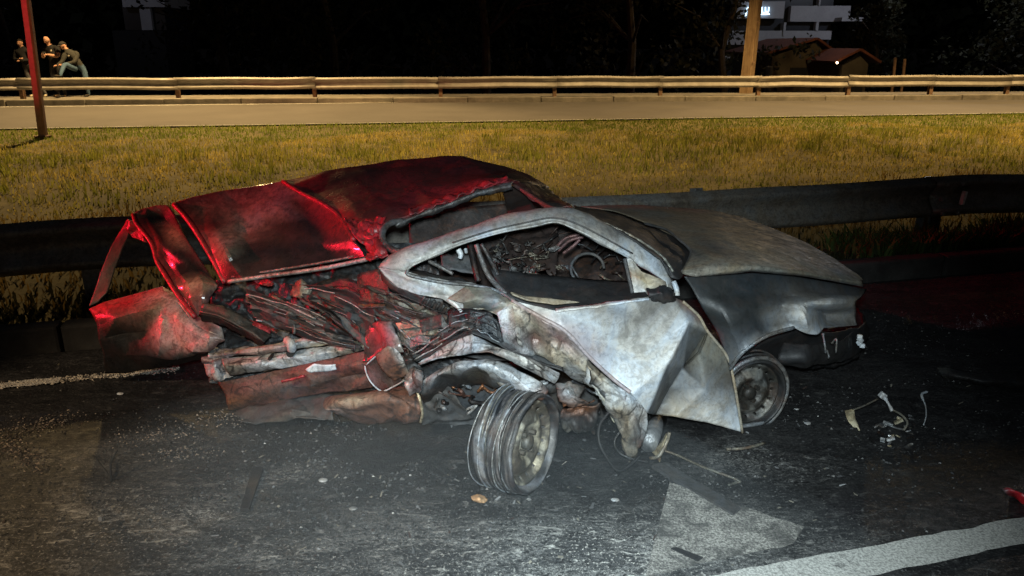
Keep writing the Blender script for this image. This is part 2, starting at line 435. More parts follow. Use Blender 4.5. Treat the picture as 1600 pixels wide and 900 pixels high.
for j in range(NY):
    for i in range(NX):
        a = j*(NX+1)+i; F.append((a, a+1, a+NX+2, a+NX+1))
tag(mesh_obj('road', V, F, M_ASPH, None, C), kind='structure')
g = MB()
for a, b_, c_, d_ in ((-120, -4.5, -9, KERB_W), (5.5, 120, -9, KERB_W), (-4.5, 5.5, -9, .6)):
    g.add(([sw(a, c_), sw(b_, c_), sw(b_, d_), sw(a, d_)], [(0, 1, 2, 3)]), (.04, .04, .04))
tag(g.build('road', M_ASPH), kind='structure')

def strip(name, P, z, mat, kind='structure', c='w', sub=40, wob=0.0):
    """painted marking: a thin sheet a few mm above the road"""
    n_ = len(P)//2; V = []
    for i in range(sub+1):
        t = i/sub
        a = P[0].lerp(P[1], t); b2 = P[3].lerp(P[2], t)
        d = wob*noise.fractal(Vector((a.x*9, a.y*9, 5)), 1, 2, 4); e = wob*noise.fractal(Vector((b2.x*9, b2.y*9, 9)), 1, 2, 4)
        dirv = (b2-a).normalized()
        V += [a+dirv*d+Vector((0, 0, z)), b2+dirv*e+Vector((0, 0, z))]
    F = [(2*i, 2*i+2, 2*i+3, 2*i+1) for i in range(sub)]
    return tag(mesh_obj(name, V, F, mat, None, [pal(c)]*len(V), False), kind=kind)
strip('lane_line', [sw(.55, 1.685), sw(7, 1.685), sw(7, 1.81), sw(.55, 1.81)], .010, M_PAINT, wob=.012, sub=120)
strip('edge_line', [sw(-6, 3.92), sw(-1.30, 3.92), sw(-1.30, 3.99), sw(-6, 3.99)], .010, M_PAINT, wob=.02, sub=160)
ch = [pz(1046, 757), pz(1255, 828), pz(1235, 850), pz(1015, 900)]
strip('chevron_marking', [ch[0], ch[1], pz(1240, 852), pz(1008, 905)], .010, M_CHEV, wob=.015, sub=60)

# kerb of the near road, in stones
kerb = tag(emp('kerb', sw(0, KERB_W)), kind='structure')
x = -11.0; kme = None
while x < 16:
    mb = MB(); L = .96
    mb.box((x+.006, KERB_W, -.04), (x+L-.006, KERB_W+.12, .15), Matrix.Rotation(ANG, 4, 'Z'))
    o = mb.build('kerb_stone', M_SOOTCONC, kerb, bevel=.018)
    x += L

# verge between the two carriageways
FD = math.atan2(17.76-14.35, 11.59+9.42)        # direction of the far road
FA = Vector((-9.42, 14.35, 0)); FDV = Vector((math.cos(FD), math.sin(FD), 0)); FNV = Vector((-math.sin(FD), math.cos(FD), 0))
def far(s_, d_, z=0.0): p = FA+FDV*s_+FNV*d_; p.z = z; return p
def verge_z(p, t):
    return .13+.10*math.sin(min(1, t*1.2)*math.pi)*.4+.05*noise.fractal(Vector((p.x*.5, p.y*.5, 1)), 1, 2, 3)*min(1, 4*t)*min(1, 6*(1-t))-.03*t
V = []; F = []; NI, NJ = 150, 50
for j in range(NJ+1):
    t = j/NJ
    for i in range(NI+1):
        q = -32+80*i/NI
        a = sw(q, KERB_W+.12); b_ = far(q+9, -.12)
        p = a.lerp(b_, t); p.z = verge_z(p, t); V.append(p)
for j in range(NJ):
    for i in range(NI):
        a = j*(NI+1)+i; F.append((a, a+1, a+NI+2, a+NI+1))
tag(mesh_obj('verge', V, F, simple('verge_soil', (.15, .12, .04), .95, 0, .5, 1.6, .8, 20)), kind='structure')
g = MB(); g.add(([far(-90, 0, .10), far(120, 0, .10), far(120, 6.2, .10), far(-90, 6.2, .10)], [(0, 1, 2, 3)]), 'g')
tag(g.build('far_road', M_FAR), kind='structure')
strip('far_edge_line', [far(-60, .10), far(100, .10), far(100, .24), far(-60, .24)], .106, M_WHITE, sub=10)
strip('far_edge_line', [far(-60, 5.75), far(100, 5.75), far(100, 5.86), far(-60, 5.86)], .106, M_WHITE, sub=10)
fk = tag(emp('far_kerb', far(0, -.1)), kind='structure')
mb = MB(); Mx = Matrix.Translation(FA) @ Matrix.Rotation(FD, 4, 'Z')
mb.box((-60, -.12, -.03), (100, 0, .125), Mx); mb.build('near_stone_edge', M_SOOTCONC, fk)

# far kerb and footway behind it: follows the far guardrail
GA, GB = Vector((-13.2, 20.9, 0)), Vector((14.2, 22.9, 0))
gd = (GB-GA).normalized(); gn = Vector((-gd.y, gd.x, 0))
g = MB()
g.add(([GA-gd*60+Vector((0, 0, .125))-gn*5, GA+gd*100+Vector((0, 0, .125))-gn*.4, GA+gd*100+Vector((0, 0, .125))-gn*.3, GA-gd*60+Vector((0, 0, .125))-gn*.3], [(0, 1, 2, 3)]), 'g')
kb = tag(emp('far_kerb', GA), kind='structure')
Mg = Matrix.Translation(GA) @ Matrix.Rotation(math.atan2(gd.y, gd.x), 4, 'Z')
for i in range(-14, 34):
    mb = MB(); mb.box((i*2+.01, -.42, -.02), (i*2+1.99, -.16, .235+rnd.uniform(-.008, .008)), Mg); mb.build('kerb_stone', M_CONC, kb, bevel=.02)
g = MB(); P = [GA-gd*80-gn*.16, GA+gd*120-gn*.16, GA+gd*120+gn*1.5, GA-gd*80+gn*1.5]
for p in P: p.z = .21
g.add((P, [(0, 1, 2, 3)]), 'g'); tag(g.build('footway', M_CONC), kind='structure')

# ------------------------------------------------------------------ grass (uncountable blades)
def blades(name, pts, hts, cols, wid, mat, lean=.35):
    nb = len(pts); V = np.zeros((nb*5, 3), np.float32); C = np.ones((nb*5, 4), np.float32)
    r_ = np.random.RandomState(len(pts)); P = np.array(pts, np.float32); H = np.array(hts, np.float32)
    a = r_.uniform(0, 2*np.pi, nb); dx, dy = np.cos(a)*wid, np.sin(a)*wid
    la = r_.uniform(0, 2*np.pi, nb); l = r_.uniform(0.05, lean, nb)*H
    lx, ly = np.cos(la)*l, np.sin(la)*l
    z = np.zeros(nb)
    V[0::5] = P+np.stack([-dx, -dy, z-.02], 1); V[1::5] = P+np.stack([dx, dy, z-.02], 1)
    V[2::5] = P+np.stack([dx*.8+lx*.35, dy*.8+ly*.35, H*.55], 1); V[3::5] = P+np.stack([-dx*.8+lx*.35, -dy*.8+ly*.35, H*.55], 1)
    V[4::5] = P+np.stack([lx, ly, H], 1)
    Cc = np.array(cols, np.float32)
    for k in range(5): C[k::5, :3] = Cc
    me = bpy.data.meshes.new(name); me.vertices.add(nb*5); me.vertices.foreach_set('co', V.ravel())
    i0 = np.arange(nb)*5
    quads = np.stack([i0, i0+1, i0+2, i0+3], 1); tris = np.stack([i0+3, i0+2, i0+4], 1)
    loops = np.concatenate([quads, tris], 1).ravel()
    me.loops.add(nb*7); me.loops.foreach_set('vertex_index', loops.astype(np.int32))
    me.polygons.add(nb*2)
    st = np.stack([np.arange(nb)*7, np.arange(nb)*7+4], 1).ravel()
    me.polygons.foreach_set('loop_start', st.astype(np.int32))
    me.update(calc_edges=True); me.validate()
    at = me.color_attributes.new('Col', 'FLOAT_COLOR', 'POINT'); at.data.foreach_set('color', C.ravel())
    me.materials.append(mat)
    o = bpy.data.objects.new(name, me); COL.objects.link(o); return o
gp, gh, gc = [], [], []
for i in range(165000):
    t = rnd.random()**.9; q = rnd.uniform(-14, 30)
    a = sw(q, KERB_W+.16); b_ = far(q+9, -.14); p = a.lerp(b_, t); p.z = verge_z(p, t)
    if abs(p.x) > .72*p.y+1.2: continue
    nz = noise.fractal(Vector((p.x*.55, p.y*.55, 7)), 1, 2, 4); n2 = noise.fractal(Vector((p.x*2.2, p.y*2.2, 2)), 1, 2, 3)
    f = t+nz*.13
    tall = max(0, 1-abs(f-.55)/.27)
    if f > .80: colr = Vector((.24, .29, .05)); h = .05*(1+.6*n2)
    elif f > .26: colr = Vector((.56, .45, .13)).lerp(Vector((.29, .30, .055)), min(1, max(0, .45+n2*1.5+nz))); h = .035+.115*tall*max(.06, .35+1.5*n2)
    else: colr = Vector((.23, .165, .05)); h = .05+.07*max(0, n2)
    if f < .42: colr = colr.lerp(Vector((.20, .135, .045)), min(1, max(0, (.36-f)*4)))  # near the rail the fading lamp light is put into the blade colour
    colr = colr*rnd.uniform(.55, 1.35)
    gp.append(p); gh.append(h*rnd.uniform(.5, 1.4)); gc.append(tuple(colr))
tag(blades('grass', gp, gh, gc, .007, M_LEAF, .75), kind='stuff')

# ------------------------------------------------------------------ guardrails
WP = [(0, .155), (.004, .14), (.055, .125), (.062, .105), (.055, .085), (.008, .03), (.004, 0), (.008, -.03), (.055, -.085), (.062, -.105), (.055, -.125), (.004, -.14), (0, -.155)]
def wbeam(name, P0, P1, zc, nrm, mat, parent, c, seg=10, wav=0.0, sd=0):
    V = []; F = []; n_ = len(WP)
    for i in range(seg+1):
        t = i/seg; p = P0.lerp(P1, t)
        dz = wav*noise.noise(Vector((p.x*.7, p.y*.7, sd))); dn = wav*noise.noise(Vector((p.x*.9, p.y*.9, sd+5)))
        for d, z in WP: q = p+nrm*(d+dn); q.z = zc+z+dz; V.append(q)
    for i in range(seg):
        for j in range(n_-1): a = i*n_+j; F.append((a, a+1, a+n_+1, a+n_))
    return mesh_obj(name, V, F, mat, parent, [pal(c)]*len(V), True, .004)
# far guardrail
fg = emp('guardrail', GA, 0, 'long galvanised guardrail across the far road in front of the three men', 'guardrail')
posts = [30, 275, 490, 688, 867, 1033, 1187, 1328, 1457, 1577]
ps = []
for u in posts:
    r_ = ray(u, 130)   # where the post stands along the rail line
    t = (GA.x*gd.y-GA.y*gd.x)/(r_[0]*gd.y-r_[1]*gd.x); ps.append(Vector((t*r_[0], t*r_[1], 0)))
step = (ps[-1]-ps[0]).length/(len(ps)-1)
allp = [ps[0]-gd*step*k for k in (4, 3, 2, 1)]+ps+[ps[-1]+gd*step*k for k in (1, 2, 3, 4, 5)]
for i in range(len(allp)-1):
    wbeam('beam', allp[i]-gd*.05, allp[i+1]+gd*.05, .60+(.006 if i % 2 else 0), -gn, M_GALV, fg, 'w', 8, .03, i)
for p in allp:
    mb = MB(); M_ = Matrix.Translation(p+gn*.06) @ Matrix.Rotation(math.atan2(gd.y, gd.x), 4, 'Z')
    mb.box((-.05, -.06, .0), (.05, -.052, .70), M_); mb.box((-.05, .052, .0), (.05, .06, .70), M_); mb.box((-.004, -.052, .0), (.004, .052, .70), M_)
    mb.build('post', M_RUSTPOST, fg)
# near guardrail
NW = 4.86
ng = emp('guardrail', sw(0, NW), 0, 'soot blackened guardrail with white reflector directly behind the burnt car', 'guardrail')
npn = Vector((-LT[0], -LT[1], 0)); nj = 4.72
edges = [nj-4*k for k in range(4, 0, -1)]+[nj]+[nj+4*k for k in range(1, 5)]
for i in range(len(edges)-1):
    wbeam('beam', sw(edges[i]-.16, NW+.004*(i % 2)), sw(edges[i+1]+.16, NW+.004*(i % 2)), .47, npn, M_GALVD, ng, (.24, .22, .19), 18, .035, i+40)
for k in range(-6, 10):
    mb = MB(); M_ = Matrix.Translation(sw(nj-.05+2*k, NW+.08)) @ Matrix.Rotation(ANG, 4, 'Z')
    mb.box((-.05, -.065, .0), (.05, -.058, .61), M_); mb.box((-.05, .058, .0), (.05, .065, .61), M_); mb.box((-.004, -.058, .0), (.004, .058, .61), M_)
    mb.build('post', M_GALVD, ng)
for s_, z_ in ((nj-.07, .585), (nj+.07, .585), (nj-.1, .47), (nj+.1, .465), (nj-.07, .36), (nj+.07, .36)):
    mb = MB(); p = sw(s_, NW-.066); p.z = z_; mb.tube([p, p+npn*.02], .014, 'w', 8); mb.build('bolt', M_GALV, ng)
mb = MB(); M_ = Matrix.Translation(sw(nj+.02, NW-.09)) @ Matrix.Rotation(ANG, 4, 'Z') @ Matrix.Rotation(R(8), 4, 'Y')
mb.box((-.012, -.018, .43), (.012, .018, .535), M_, (.75, .74, .66)); mb.build('reflector', M_COL, ng, bevel=.004)
mb = MB(); M_ = Matrix.Translation(sw(nj-.05, NW+.0)) @ Matrix.Rotation(ANG, 4, 'Z')
mb.box((-.035, -.02, .12), (.035, .08, .33), M_, 'k'); mb.build('spacer_block', M_GALVD, ng, bevel=.006)

# weeds on the kerb at the right
wp_, wh, wc = [], [], []
for i in range(5200):
    s_ = rnd.uniform(3.1, 7.5); w_ = KERB_W+.13+abs(rnd.gauss(0, .22)); cl = noise.noise(Vector((s_*2.1, w_*2, 3)))
    if cl < -.12 or w_ > NW-.02: continue
    p = sw(s_, w_); p.z = .14; wp_.append(p); wh.append(rnd.uniform(.05, .14)*(1.1+cl)); k = rnd.uniform(.5, 1.4)
    wc.append((.055*k, .085*k, .02*k))
for i in range(5200):
    s_ = rnd.uniform(-4.5, 7.5); w_ = KERB_W+.13+abs(rnd.gauss(0, .3)); p = sw(s_, w_); p.z = .14
    wp_.append(p); wh.append(rnd.uniform(.02, .06)); k = rnd.uniform(.4, 1.2); wc.append((.035*k, .034*k, .012*k))
tag(blades('weeds', wp_, wh, wc, .011, M_LEAF, .9), kind='stuff')

# ------------------------------------------------------------------ the burnt car
car = emp('burned_car', sw(.75, 3.3), ANG, 'burnt out crumpled hatchback wreck lying on the wet black asphalt', 'car')
# hood
hood = loft('hood', [
    [(905, 323, 'z.745'), (928, 322, 'z.745'), (1009, 321, 'z.72'), (1112, 329, 'z.68'), (1159, 340, 'z.645'), (1212, 359, 'z.625'), (1259, 379, 'z.61'), (1306, 406, 'z.60'), (1342, 431, 'z.588'), (1347, 438, 'z.575')],
    [(962, 331, 'z.755', 'h'), (1050, 338, 'z.745', 'h'), (1130, 352, 'z.705', 'h'), (1210, 375, 'z.665', 'h'), (1270, 398, 'z.635'), (1315, 420, 'z.605'), (1346, 439, 'z.575')],
    [(1009, 349, 'z.765', 't'), (1100, 362, 'z.758', 'h'), (1180, 380, 'z.725', 't'), (1250, 402, 'z.675', 't'), (1308, 424, 'z.625', 'g'), (1346, 440, 'z.575')],
    [(1056, 371, 'z.77', 'h'), (1120, 388, 'z.77', 'd'), (1190, 402, 'z.735', 't'), (1260, 418, 'z.675', 't'), (1312, 432, 'z.62'), (1346, 441, 'z.573')],
    [(1080, 392, 'z.765', 'd'), (1110, 408, 'z.77', 'h'), (1180, 413, 'z.738', 't'), (1244, 421, 'z.69', 't'), (1306, 434, 'z.625'), (1347, 442, 'z.573')],
    [(1067, 423, 'z.74', 't'), (1087, 427, 'z.745', 't'), (1175, 420, 'z.728', 'h'), (1244, 425, 'z.69', 'h'), (1306, 436, 'z.62'), (1347, 443, 'z.57')],
    [(1069, 428, 'z.725', 'd'), (1087, 431, 'z.73', 'd'), (1175, 424, 'z.71', 'd'), (1244, 429, 'z.672', 'd'), (1306, 440, 'z.605', 'd'), (1347, 447, 'z.555', 'd')]],
    M_HOOD, car, n=70, m=8, c='h', crumple=(.007, 3.2, 0), thick=.005, seed=4, fold=(.005, 7, 4))
# front fender with its torn dented corner
loft('front_fender', [
    [(1068, 432, 2.66), (1087, 433, 2.66), (1175, 427, 2.68), (1244, 433, 2.70), (1306, 443, 2.74), (1345, 450, 2.80), (1356, 452, 2.84)],
    [(1082, 452, 2.64, 'n'), (1110, 455, 2.63, 'n'), (1175, 452, 2.63, 'n'), (1244, 456, 2.65, 'd'), (1300, 462, 2.70, 'd'), (1345, 462, 2.79, 'd'), (1350, 460, 2.82, 'g')],
    [(1094, 475, 2.62, 'n'), (1130, 480, 2.58, 'n'), (1180, 480, 2.57, 'n'), (1222, 474, 2.59, 'd'), (1258, 475, 2.54, 'w'), (1292, 473, 2.585, 'W'), (1336, 471, 2.75, 't')],
    [(1110, 500, 2.62, 'n'), (1140, 505, 2.55, 'n'), (1180, 500, 2.55, 'n'), (1225, 490, 2.59, 'g'), (1256, 485, 2.52, 'W'), (1282, 485, 2.76, 'g'), (1337, 485, 2.80, 'g')],
    [(1126, 535, 2.62, 'd'), (1150, 532, 2.545, 'd'), (1185, 515, 2.54, 'n'), (1232, 503, 2.585, 'g'), (1258, 502, 2.52, 'W'), (1290, 501, 2.76, 'g'), (1338, 498, 2.81, 'g')],
    [(1140, 572, 2.60, 'd'), (1165, 545, 2.53, 'g'), (1197, 524, 2.53, 'd'), (1241, 512, 2.57, 'W'), (1274, 523, 2.60, 'W'), (1288, 513, 2.66, 'g'), (1340, 508, 2.81, 'g')],
    ], M_DOOR, car, n=64, m=7, c='n', crumple=(.010, 5, 0), thick=.006, seed=9, fold=(.012, 6, 4))
tube('arch_lip', [(1141, 577, 2.60), (1152, 560, 2.55), (1168, 544, 2.53), (1200, 524, 2.53), (1240, 512, 2.565)], .008, M_SCRAP, car, 'g')
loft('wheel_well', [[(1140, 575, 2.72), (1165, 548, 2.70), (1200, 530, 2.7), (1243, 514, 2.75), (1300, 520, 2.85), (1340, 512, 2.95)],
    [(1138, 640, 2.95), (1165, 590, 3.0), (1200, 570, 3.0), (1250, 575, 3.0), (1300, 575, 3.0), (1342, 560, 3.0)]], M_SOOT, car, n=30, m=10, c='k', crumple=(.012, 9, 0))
loft('front_bumper', [[(1225, 535, 2.78), (1260, 538, 2.72), (1310, 535, 2.80), (1342, 512, 2.95), (1352, 500, 3.3), (1340, 480, 3.9)],
    [(1215, 560, 2.74), (1262, 562, 2.68), (1312, 556, 2.78), (1345, 535, 2.94), (1356, 520, 3.3), (1345, 500, 3.9)],
    [(1218, 572, 2.78), (1262, 573, 2.74), (1312, 566, 2.82), (1343, 550, 2.96), (1350, 535, 3.3), (1342, 512, 3.9)]], M_SOOT, car, n=40, m=5, c='k', crumple=(.012, 8, 0))
for a, b_, c_ in (((1286, 522), (1289, 540), (1290, 552)), ((1300, 536), (1307, 530), (1306, 552)), ((1292, 548), (1295, 556), (1294, 560))):
    tube('melted_strip', [(a[0], a[1], 2.70), (b_[0], b_[1], 2.66), (c_[0], c_[1], 2.68)], [.008]+[.004]*9+[.002], M_ASH, car, 'g')
mb = MB(); p = pw(1347, 526, 2.86)
for k in range(4):
    q = p+Vector((rnd.uniform(-.012, .012), rnd.uniform(-.01, .01), -.016*k)); mb.box((-.012, -.012, -.010), (.012, .012, .010), Matrix.Translation(q) @ Matrix.Rotation(rnd.random()*3, 4, 'Z') @ Matrix.Rotation(rnd.random(), 4, 'X'), 'W')
mb.build('melted_lamp_bead', M_ASH, car, bevel=.004)

# windscreen opening, cowl
loft('windscreen', [[(897, 322, 'z.735'), (962, 333, 'z.735'), (1009, 351, 'z.742'), (1056, 373, 'z.748'), (1081, 394, 'z.742'), (1068, 427, 'z.715')],
    [(900, 330, 3.25), (940, 342, 3.1), (985, 362, 2.95), (1026, 388, 2.82), (1052, 418, 2.69), (1062, 436, 2.66)],
    [(891, 330, 2.95), (922, 341, 2.87), (962, 361, 2.82), (1003, 384, 2.76), (1032, 404, 2.71), (1049, 434, 2.66)]], M_SOOT, car, n=40, m=8, c='k', crumple=(.012, 6, 0))
tube('windscreen_seal', [(930, 343, 2.90), (962, 356, 2.85), (1000, 376, 2.79), (1034, 400, 2.72), (1052, 425, 2.67)], [.003+.004*abs(math.sin(i*1.7)) for i in range(21)], M_SCRAP, car, 'h')
tube('far_cowl_edge', [(1006, 349, 3.28), (1040, 358, 3.1), (1058, 372, 2.98), (1079, 392, 2.86), (1073, 412, 2.76), (1066, 424, 2.69)], .006, M_SOOT, car, 'd')

# left body side: the window frame
FR = [((593, 418), (636, 425)), ((599, 409), (637, 421)), ((608, 401), (641, 417)), ((622, 392), (654, 410)), ((685, 371), (716, 383)), ((747, 349), (779, 364)), ((794, 335), (830, 354)),
      ((835, 327), (862, 347)), ((866, 324), (878, 349)), ((891, 326), (890, 354)), ((919, 336), (912, 364)), ((960, 358), (942, 380)), ((997, 378), (985, 404)), ((1029, 399), (1014, 422)), ((1047, 430), (1040, 441)), ((1054, 452), (1043, 454))]
def frw(i): # lateral depth along the frame
    t = i/(len(FR)-1); return 2.92-.06*min(1, t*2)-.20*max(0, t-.45)
orow = []; mrow = []; irow = []; rrow = []; brow = []
fc = ['w', 'p', 'p', 'p', 'g', 'g', 'g', 'g', 'g', 'g', 'g', 'g', 'w', 'w', 'w', 'W']
for i, (o, q) in enumerate(FR):
    ww = frw(i); c_ = fc[i]
    brow.append((o[0]+1, o[1]+1, ww+.10, c_))
    orow.append((*o, ww+.03, 'p' if 0 < i < 7 else c_)); mrow.append((o[0]*.6+q[0]*.4, o[1]*.6+q[1]*.4, ww-.012, 'w' if i < 4 or i > 11 else c_))  # outer row pink: the beacon's red light put into the frame colour
    irow.append((*q, ww-.03, 'w' if i > 10 or i < 6 else 'g')); rrow.append((q[0], q[1], ww+.05, 'd'))
loft('window_frame', [brow, orow, mrow, irow, rrow], M_ASH, car, n=110, m=6, crumple=(.006, 7, 0), thick=.004, seed=5)
tube('frame_seam', [(o[0]*.30+q[0]*.70, o[1]*.30+q[1]*.70, frw(i)-.034) for i, (o, q) in enumerate(FR[4:13], 4)], .0035, M_SOOT, car, 'd', 6)
tube('window_trim', [(q[0], q[1], frw(i)-.034) for i, (o, q) in enumerate(FR[:13])], .004, M_ASH, car, 'w', 6)
# quarter panel below the rear tip
loft('quarter_panel', [[(636, 424, 2.89), (650, 430, 2.88), (685, 437, 2.86), (735, 442, 2.82), (779, 453, 2.78), (803, 468, 2.73)],
    [(610, 421, 2.90), (640, 436, 2.86), (672, 448, 2.84), (712, 462, 2.80), (760, 468, 2.76), (799, 474, 2.71, 't')],
    [(593, 418, 2.94), (601, 431, 2.92), (622, 448, 2.90), (654, 460, 2.86), (691, 467, 2.82), (722, 487, 2.80, 't'), (757, 483, 2.75, 't'), (778, 492, 2.70, 't')]],
    M_ASH, car, n=60, m=9, c='w', crumple=(.007, 8, 2), thick=.006, seed=21, fold=(.012, 6, 3))
loft('quarter_panel', [[(700, 466, 2.79, 't'), (728, 447, 2.79, 'h'), (765, 452, 2.76, 'h'), (801, 470, 2.70, 't')],
    [(722, 474, 2.74, 'h'), (745, 468, 2.72, 'h'), (775, 470, 2.70, 'g'), (797, 476, 2.67, 't')],
    [(724, 486, 2.79, 'h'), (754, 482, 2.77, 'd'), (770, 486, 2.72, 'h'), (778, 492, 2.69, 't')]], M_ASH, car, n=30, m=8, c='h', crumple=(.008, 11, 2), seed=22, fold=(.012, 5, 3))
# slatted vent and dark inner edge under the quarter panel
loft('inner_quarter', [[(593, 419, 2.97), (601, 432, 2.96), (622, 450, 2.94), (654, 462, 2.90), (691, 469, 2.87)],
    [(602, 447, 3.1), (616, 459, 3.05), (640, 470, 3.0), (670, 482, 2.95), (700, 492, 2.92)]], M_RUST, car, n=30, m=6, c='d', crumple=(.012, 14, 0))
for k in range(7):
    u = 662+k*7.5; v = 464+k*3.4
    tube('vent_slat', [(u+2, v-1, 2.86), (u-5, v+12, 2.90)], .006, M_SCRAP, car, 'd', 6, 1)
tube('trim_strip', [(700, 468, 2.80), (712, 476, 2.78), (721, 487, 2.77)], .007, M_ASH, car, 'W')
tube('window_rail', [(637, 422, 2.85), (640, 430, 2.845), (690, 441, 2.82), (740, 446, 2.79), (775, 454, 2.75), (803, 470, 2.68)], .007, M_SCRAP, car, 'g')
loft('window_ledge', [[(636, 422, 2.93), (660, 424, 2.93), (720, 436, 2.88)], [(640, 430, 2.86), (680, 438, 2.85), (735, 444, 2.82)]], M_SCRAP, car, n=20, m=4, c='d', crumple=(.006, 12, 0))

# door: sheet folded into a V
D = dict(A0=(800, 470, 2.69, 'W'), A1=(872, 487, 2.61, 'w'), A2=(935, 478, 2.6, 'g'), A3=(991, 470, 2.6, 'w'), A4=(1013, 467, 2.61, 'd'), A5=(1048, 463, 2.62, 'd'), A6=(1067, 471, 2.62, 'b'),
    R0=(845, 497, 2.62, 'p'), R1=(884, 518, 2.57, 'p'), R2=(920, 557, 2.54, 'p'), R3=(958, 592, 2.50, 'W'), R4=(985, 613, 2.45, 'W'),
    B1=(935, 511, 2.59, 'w'), B2=(1005, 503, 2.60, 'g'), B3=(1075, 503, 2.56, 'w'), F1=(1105, 518, 2.61, 'h'), F2=(1135, 557, 2.61, 'h'), F3=(1145, 597, 2.605, 'd'), F4=(1159, 675, 2.60, 'W'),
    M1=(965, 545, 2.585, 'w'), M2=(1030, 535, 2.575, 'w'), C1=(1042, 568, 2.50, 'W'), C2=(1010, 645, 2.49, 'w'), D1=(1066, 574, 2.62, 'k'), D2=(1046, 604, 2.65, 'n'), D3=(1024, 648, 2.62, 'n'),
    E1=(1092, 552, 2.55, 'h'), E2=(1057, 651, 2.575, 't'), E3=(1106, 660, 2.575, 'W'), E4=(1102, 608, 2.56, 'g'), A7=(1090, 493, 2.62, 'b'))
DF = ['A0 A1 R0', 'A1 R1 R0', 'A1 B1 R1', 'A1 A2 B1', 'A2 B2 B1', 'A2 A3 B2', 'A3 A4 B2:g', 'A4 A5 B2:g', 'A5 B3 B2', 'A5 A6 B3', 'A6 A7 B3', 'A7 F1 B3', 'R1 B1 M1', 'R1 M1 R2', 'R2 M1 R3', 'B1 B2 M1', 'B2 M2 M1', 'B2 B3 M2',
      'M1 M2 R3', 'R3 M2 R4', 'B3 C1 M2', 'M2 C1 R4', 'R4 C1 C2', 'B3 F1 D1:n', 'B3 D1 C1:g', 'C1 D1 D2:d', 'C1 D2 C2:n', 'D2 D3 C2:d', 'F1 E1 D1', 'F1 F2 E1', 'F2 F3 E1', 'E1 F3 E4', 'D1 E1 E4', 'D1 E4 D2:g', 'D2 E4 E2', 'D2 E2 D3', 'E4 E3 E2', 'E4 F3 F4', 'E4 F4 E3']
door = facets('door', D, DF, M_DOOR, car, 14, (.006, 7, 0), .008, 6)
tube('door_edge', [(1067, 471, 2.61), (1092, 494, 2.605), (1106, 518, 2.60), (1136, 557, 2.60), (1147, 597, 2.595), (1160, 676, 2.59)], .006, M_ASH, door, 't', k=6)
tube('door_edge', [(800, 470, 2.68), (846, 496, 2.605), (884, 518, 2.56), (920, 557, 2.53), (958, 592, 2.49), (985, 613, 2.44)], .008, M_ASH, door, 'p', k=6)
loft('belt_strip', [[(868, 483, 2.62), (935, 475, 2.615), (991, 467, 2.615), (1014, 464, 2.62)], [(870, 487, 2.585), (935, 479, 2.58), (991, 471, 2.58), (1014, 468, 2.59)]], M_ASH, door, n=30, m=3, c='W', crumple=(.003, 20, 0))
# torn shard of the inner skin inside the window
loft('inner_skin', [[(797, 457, 2.74), (820, 463, 2.73), (860, 467, 2.72), (905, 472, 2.71)], [(801, 461, 2.72), (825, 470, 2.71), (866, 476, 2.7), (905, 473, 2.71)]], M_ASH, door, n=20, m=4, c='t', crumple=(.003, 20, 0))
loft('door_card', [[(765, 420, 2.93), (800, 424, 2.92), (880, 434, 2.90), (986, 440, 2.86), (1030, 446, 2.8)], [(790, 462, 2.82), (830, 480, 2.78), (872, 490, 2.72), (960, 478, 2.70), (1030, 470, 2.68)]], M_SOOT, door, n=30, m=8, c='k', crumple=(.008, 8, 0))  # black sheet over the dark band low in the window
# mirror mount
loft('mirror_mount', [[(977, 404, 2.76, 'w'), (986, 403, 2.755, 'w'), (1002, 424, 2.72, 't'), (1040, 440, 2.68, 't')], [(985, 430, 2.75, 't'), (994, 432, 2.74, 't'), (1010, 440, 2.70, 'y'), (1042, 448, 2.67, 'd')], [(989, 458, 2.72, 'W'), (1009, 456, 2.70, 'w'), (1014, 462, 2.68, 'd'), (1046, 466, 2.65, 'k')]], M_ASH, door, n=24, m=7, c='t', crumple=(.006, 22, 0))
tube('mirror_bracket', [(976, 404, 2.75), (982, 430, 2.73), (988, 458, 2.71)], .008, M_SOOT, door, 'd')
loft('mirror_stub', [[(1010, 452, 2.63), (1030, 446, 2.60), (1050, 450, 2.62)], [(1014, 462, 2.58), (1034, 458, 2.55), (1054, 462, 2.60)], [(1020, 470, 2.60), (1038, 472, 2.58), (1056, 470, 2.61)]], M_SOOT, door, n=18, m=5, c='k', crumple=(.016, 18, 0))
tube('door_hinge', [(1052, 440, 2.63), (1057, 452, 2.61), (1058, 462, 2.60)], .011, M_ASH, door, 'w')

# sill end below the door, hanging to the ground
loft('sill', [[(915, 556, 2.60, 'd'), (940, 580, 2.56, 't'), (985, 614, 2.48, 'W'), (1010, 645, 2.48, 'w'), (1012, 668, 2.49, 'w'), (1004, 690, 2.50, 'k')],
    [(922, 578, 2.55, 't'), (945, 598, 2.52, 't'), (982, 625, 2.44, 'w'), (1000, 652, 2.44, 'w'), (1003, 675, 2.46, 'g'), (1000, 698, 2.47, 'b')],
    [(925, 592, 2.58, 'd'), (945, 612, 2.55, 'W'), (968, 640, 2.47, 't'), (980, 668, 2.45, 't'), (992, 690, 2.45, 'd'), (994, 708, 2.46, 't')],
    [(922, 600, 2.66, 'k'), (940, 622, 2.62, 'd'), (958, 646, 2.55, 'g'), (970, 690, 2.50, 't'), (978, 706, 2.49, 't'), (986, 716, 2.49, 'd')]], M_TORN, car, n=44, m=9, c='t', crumple=(.014, 15, 2), thick=.006, seed=17, fold=(.034, 4, 4))
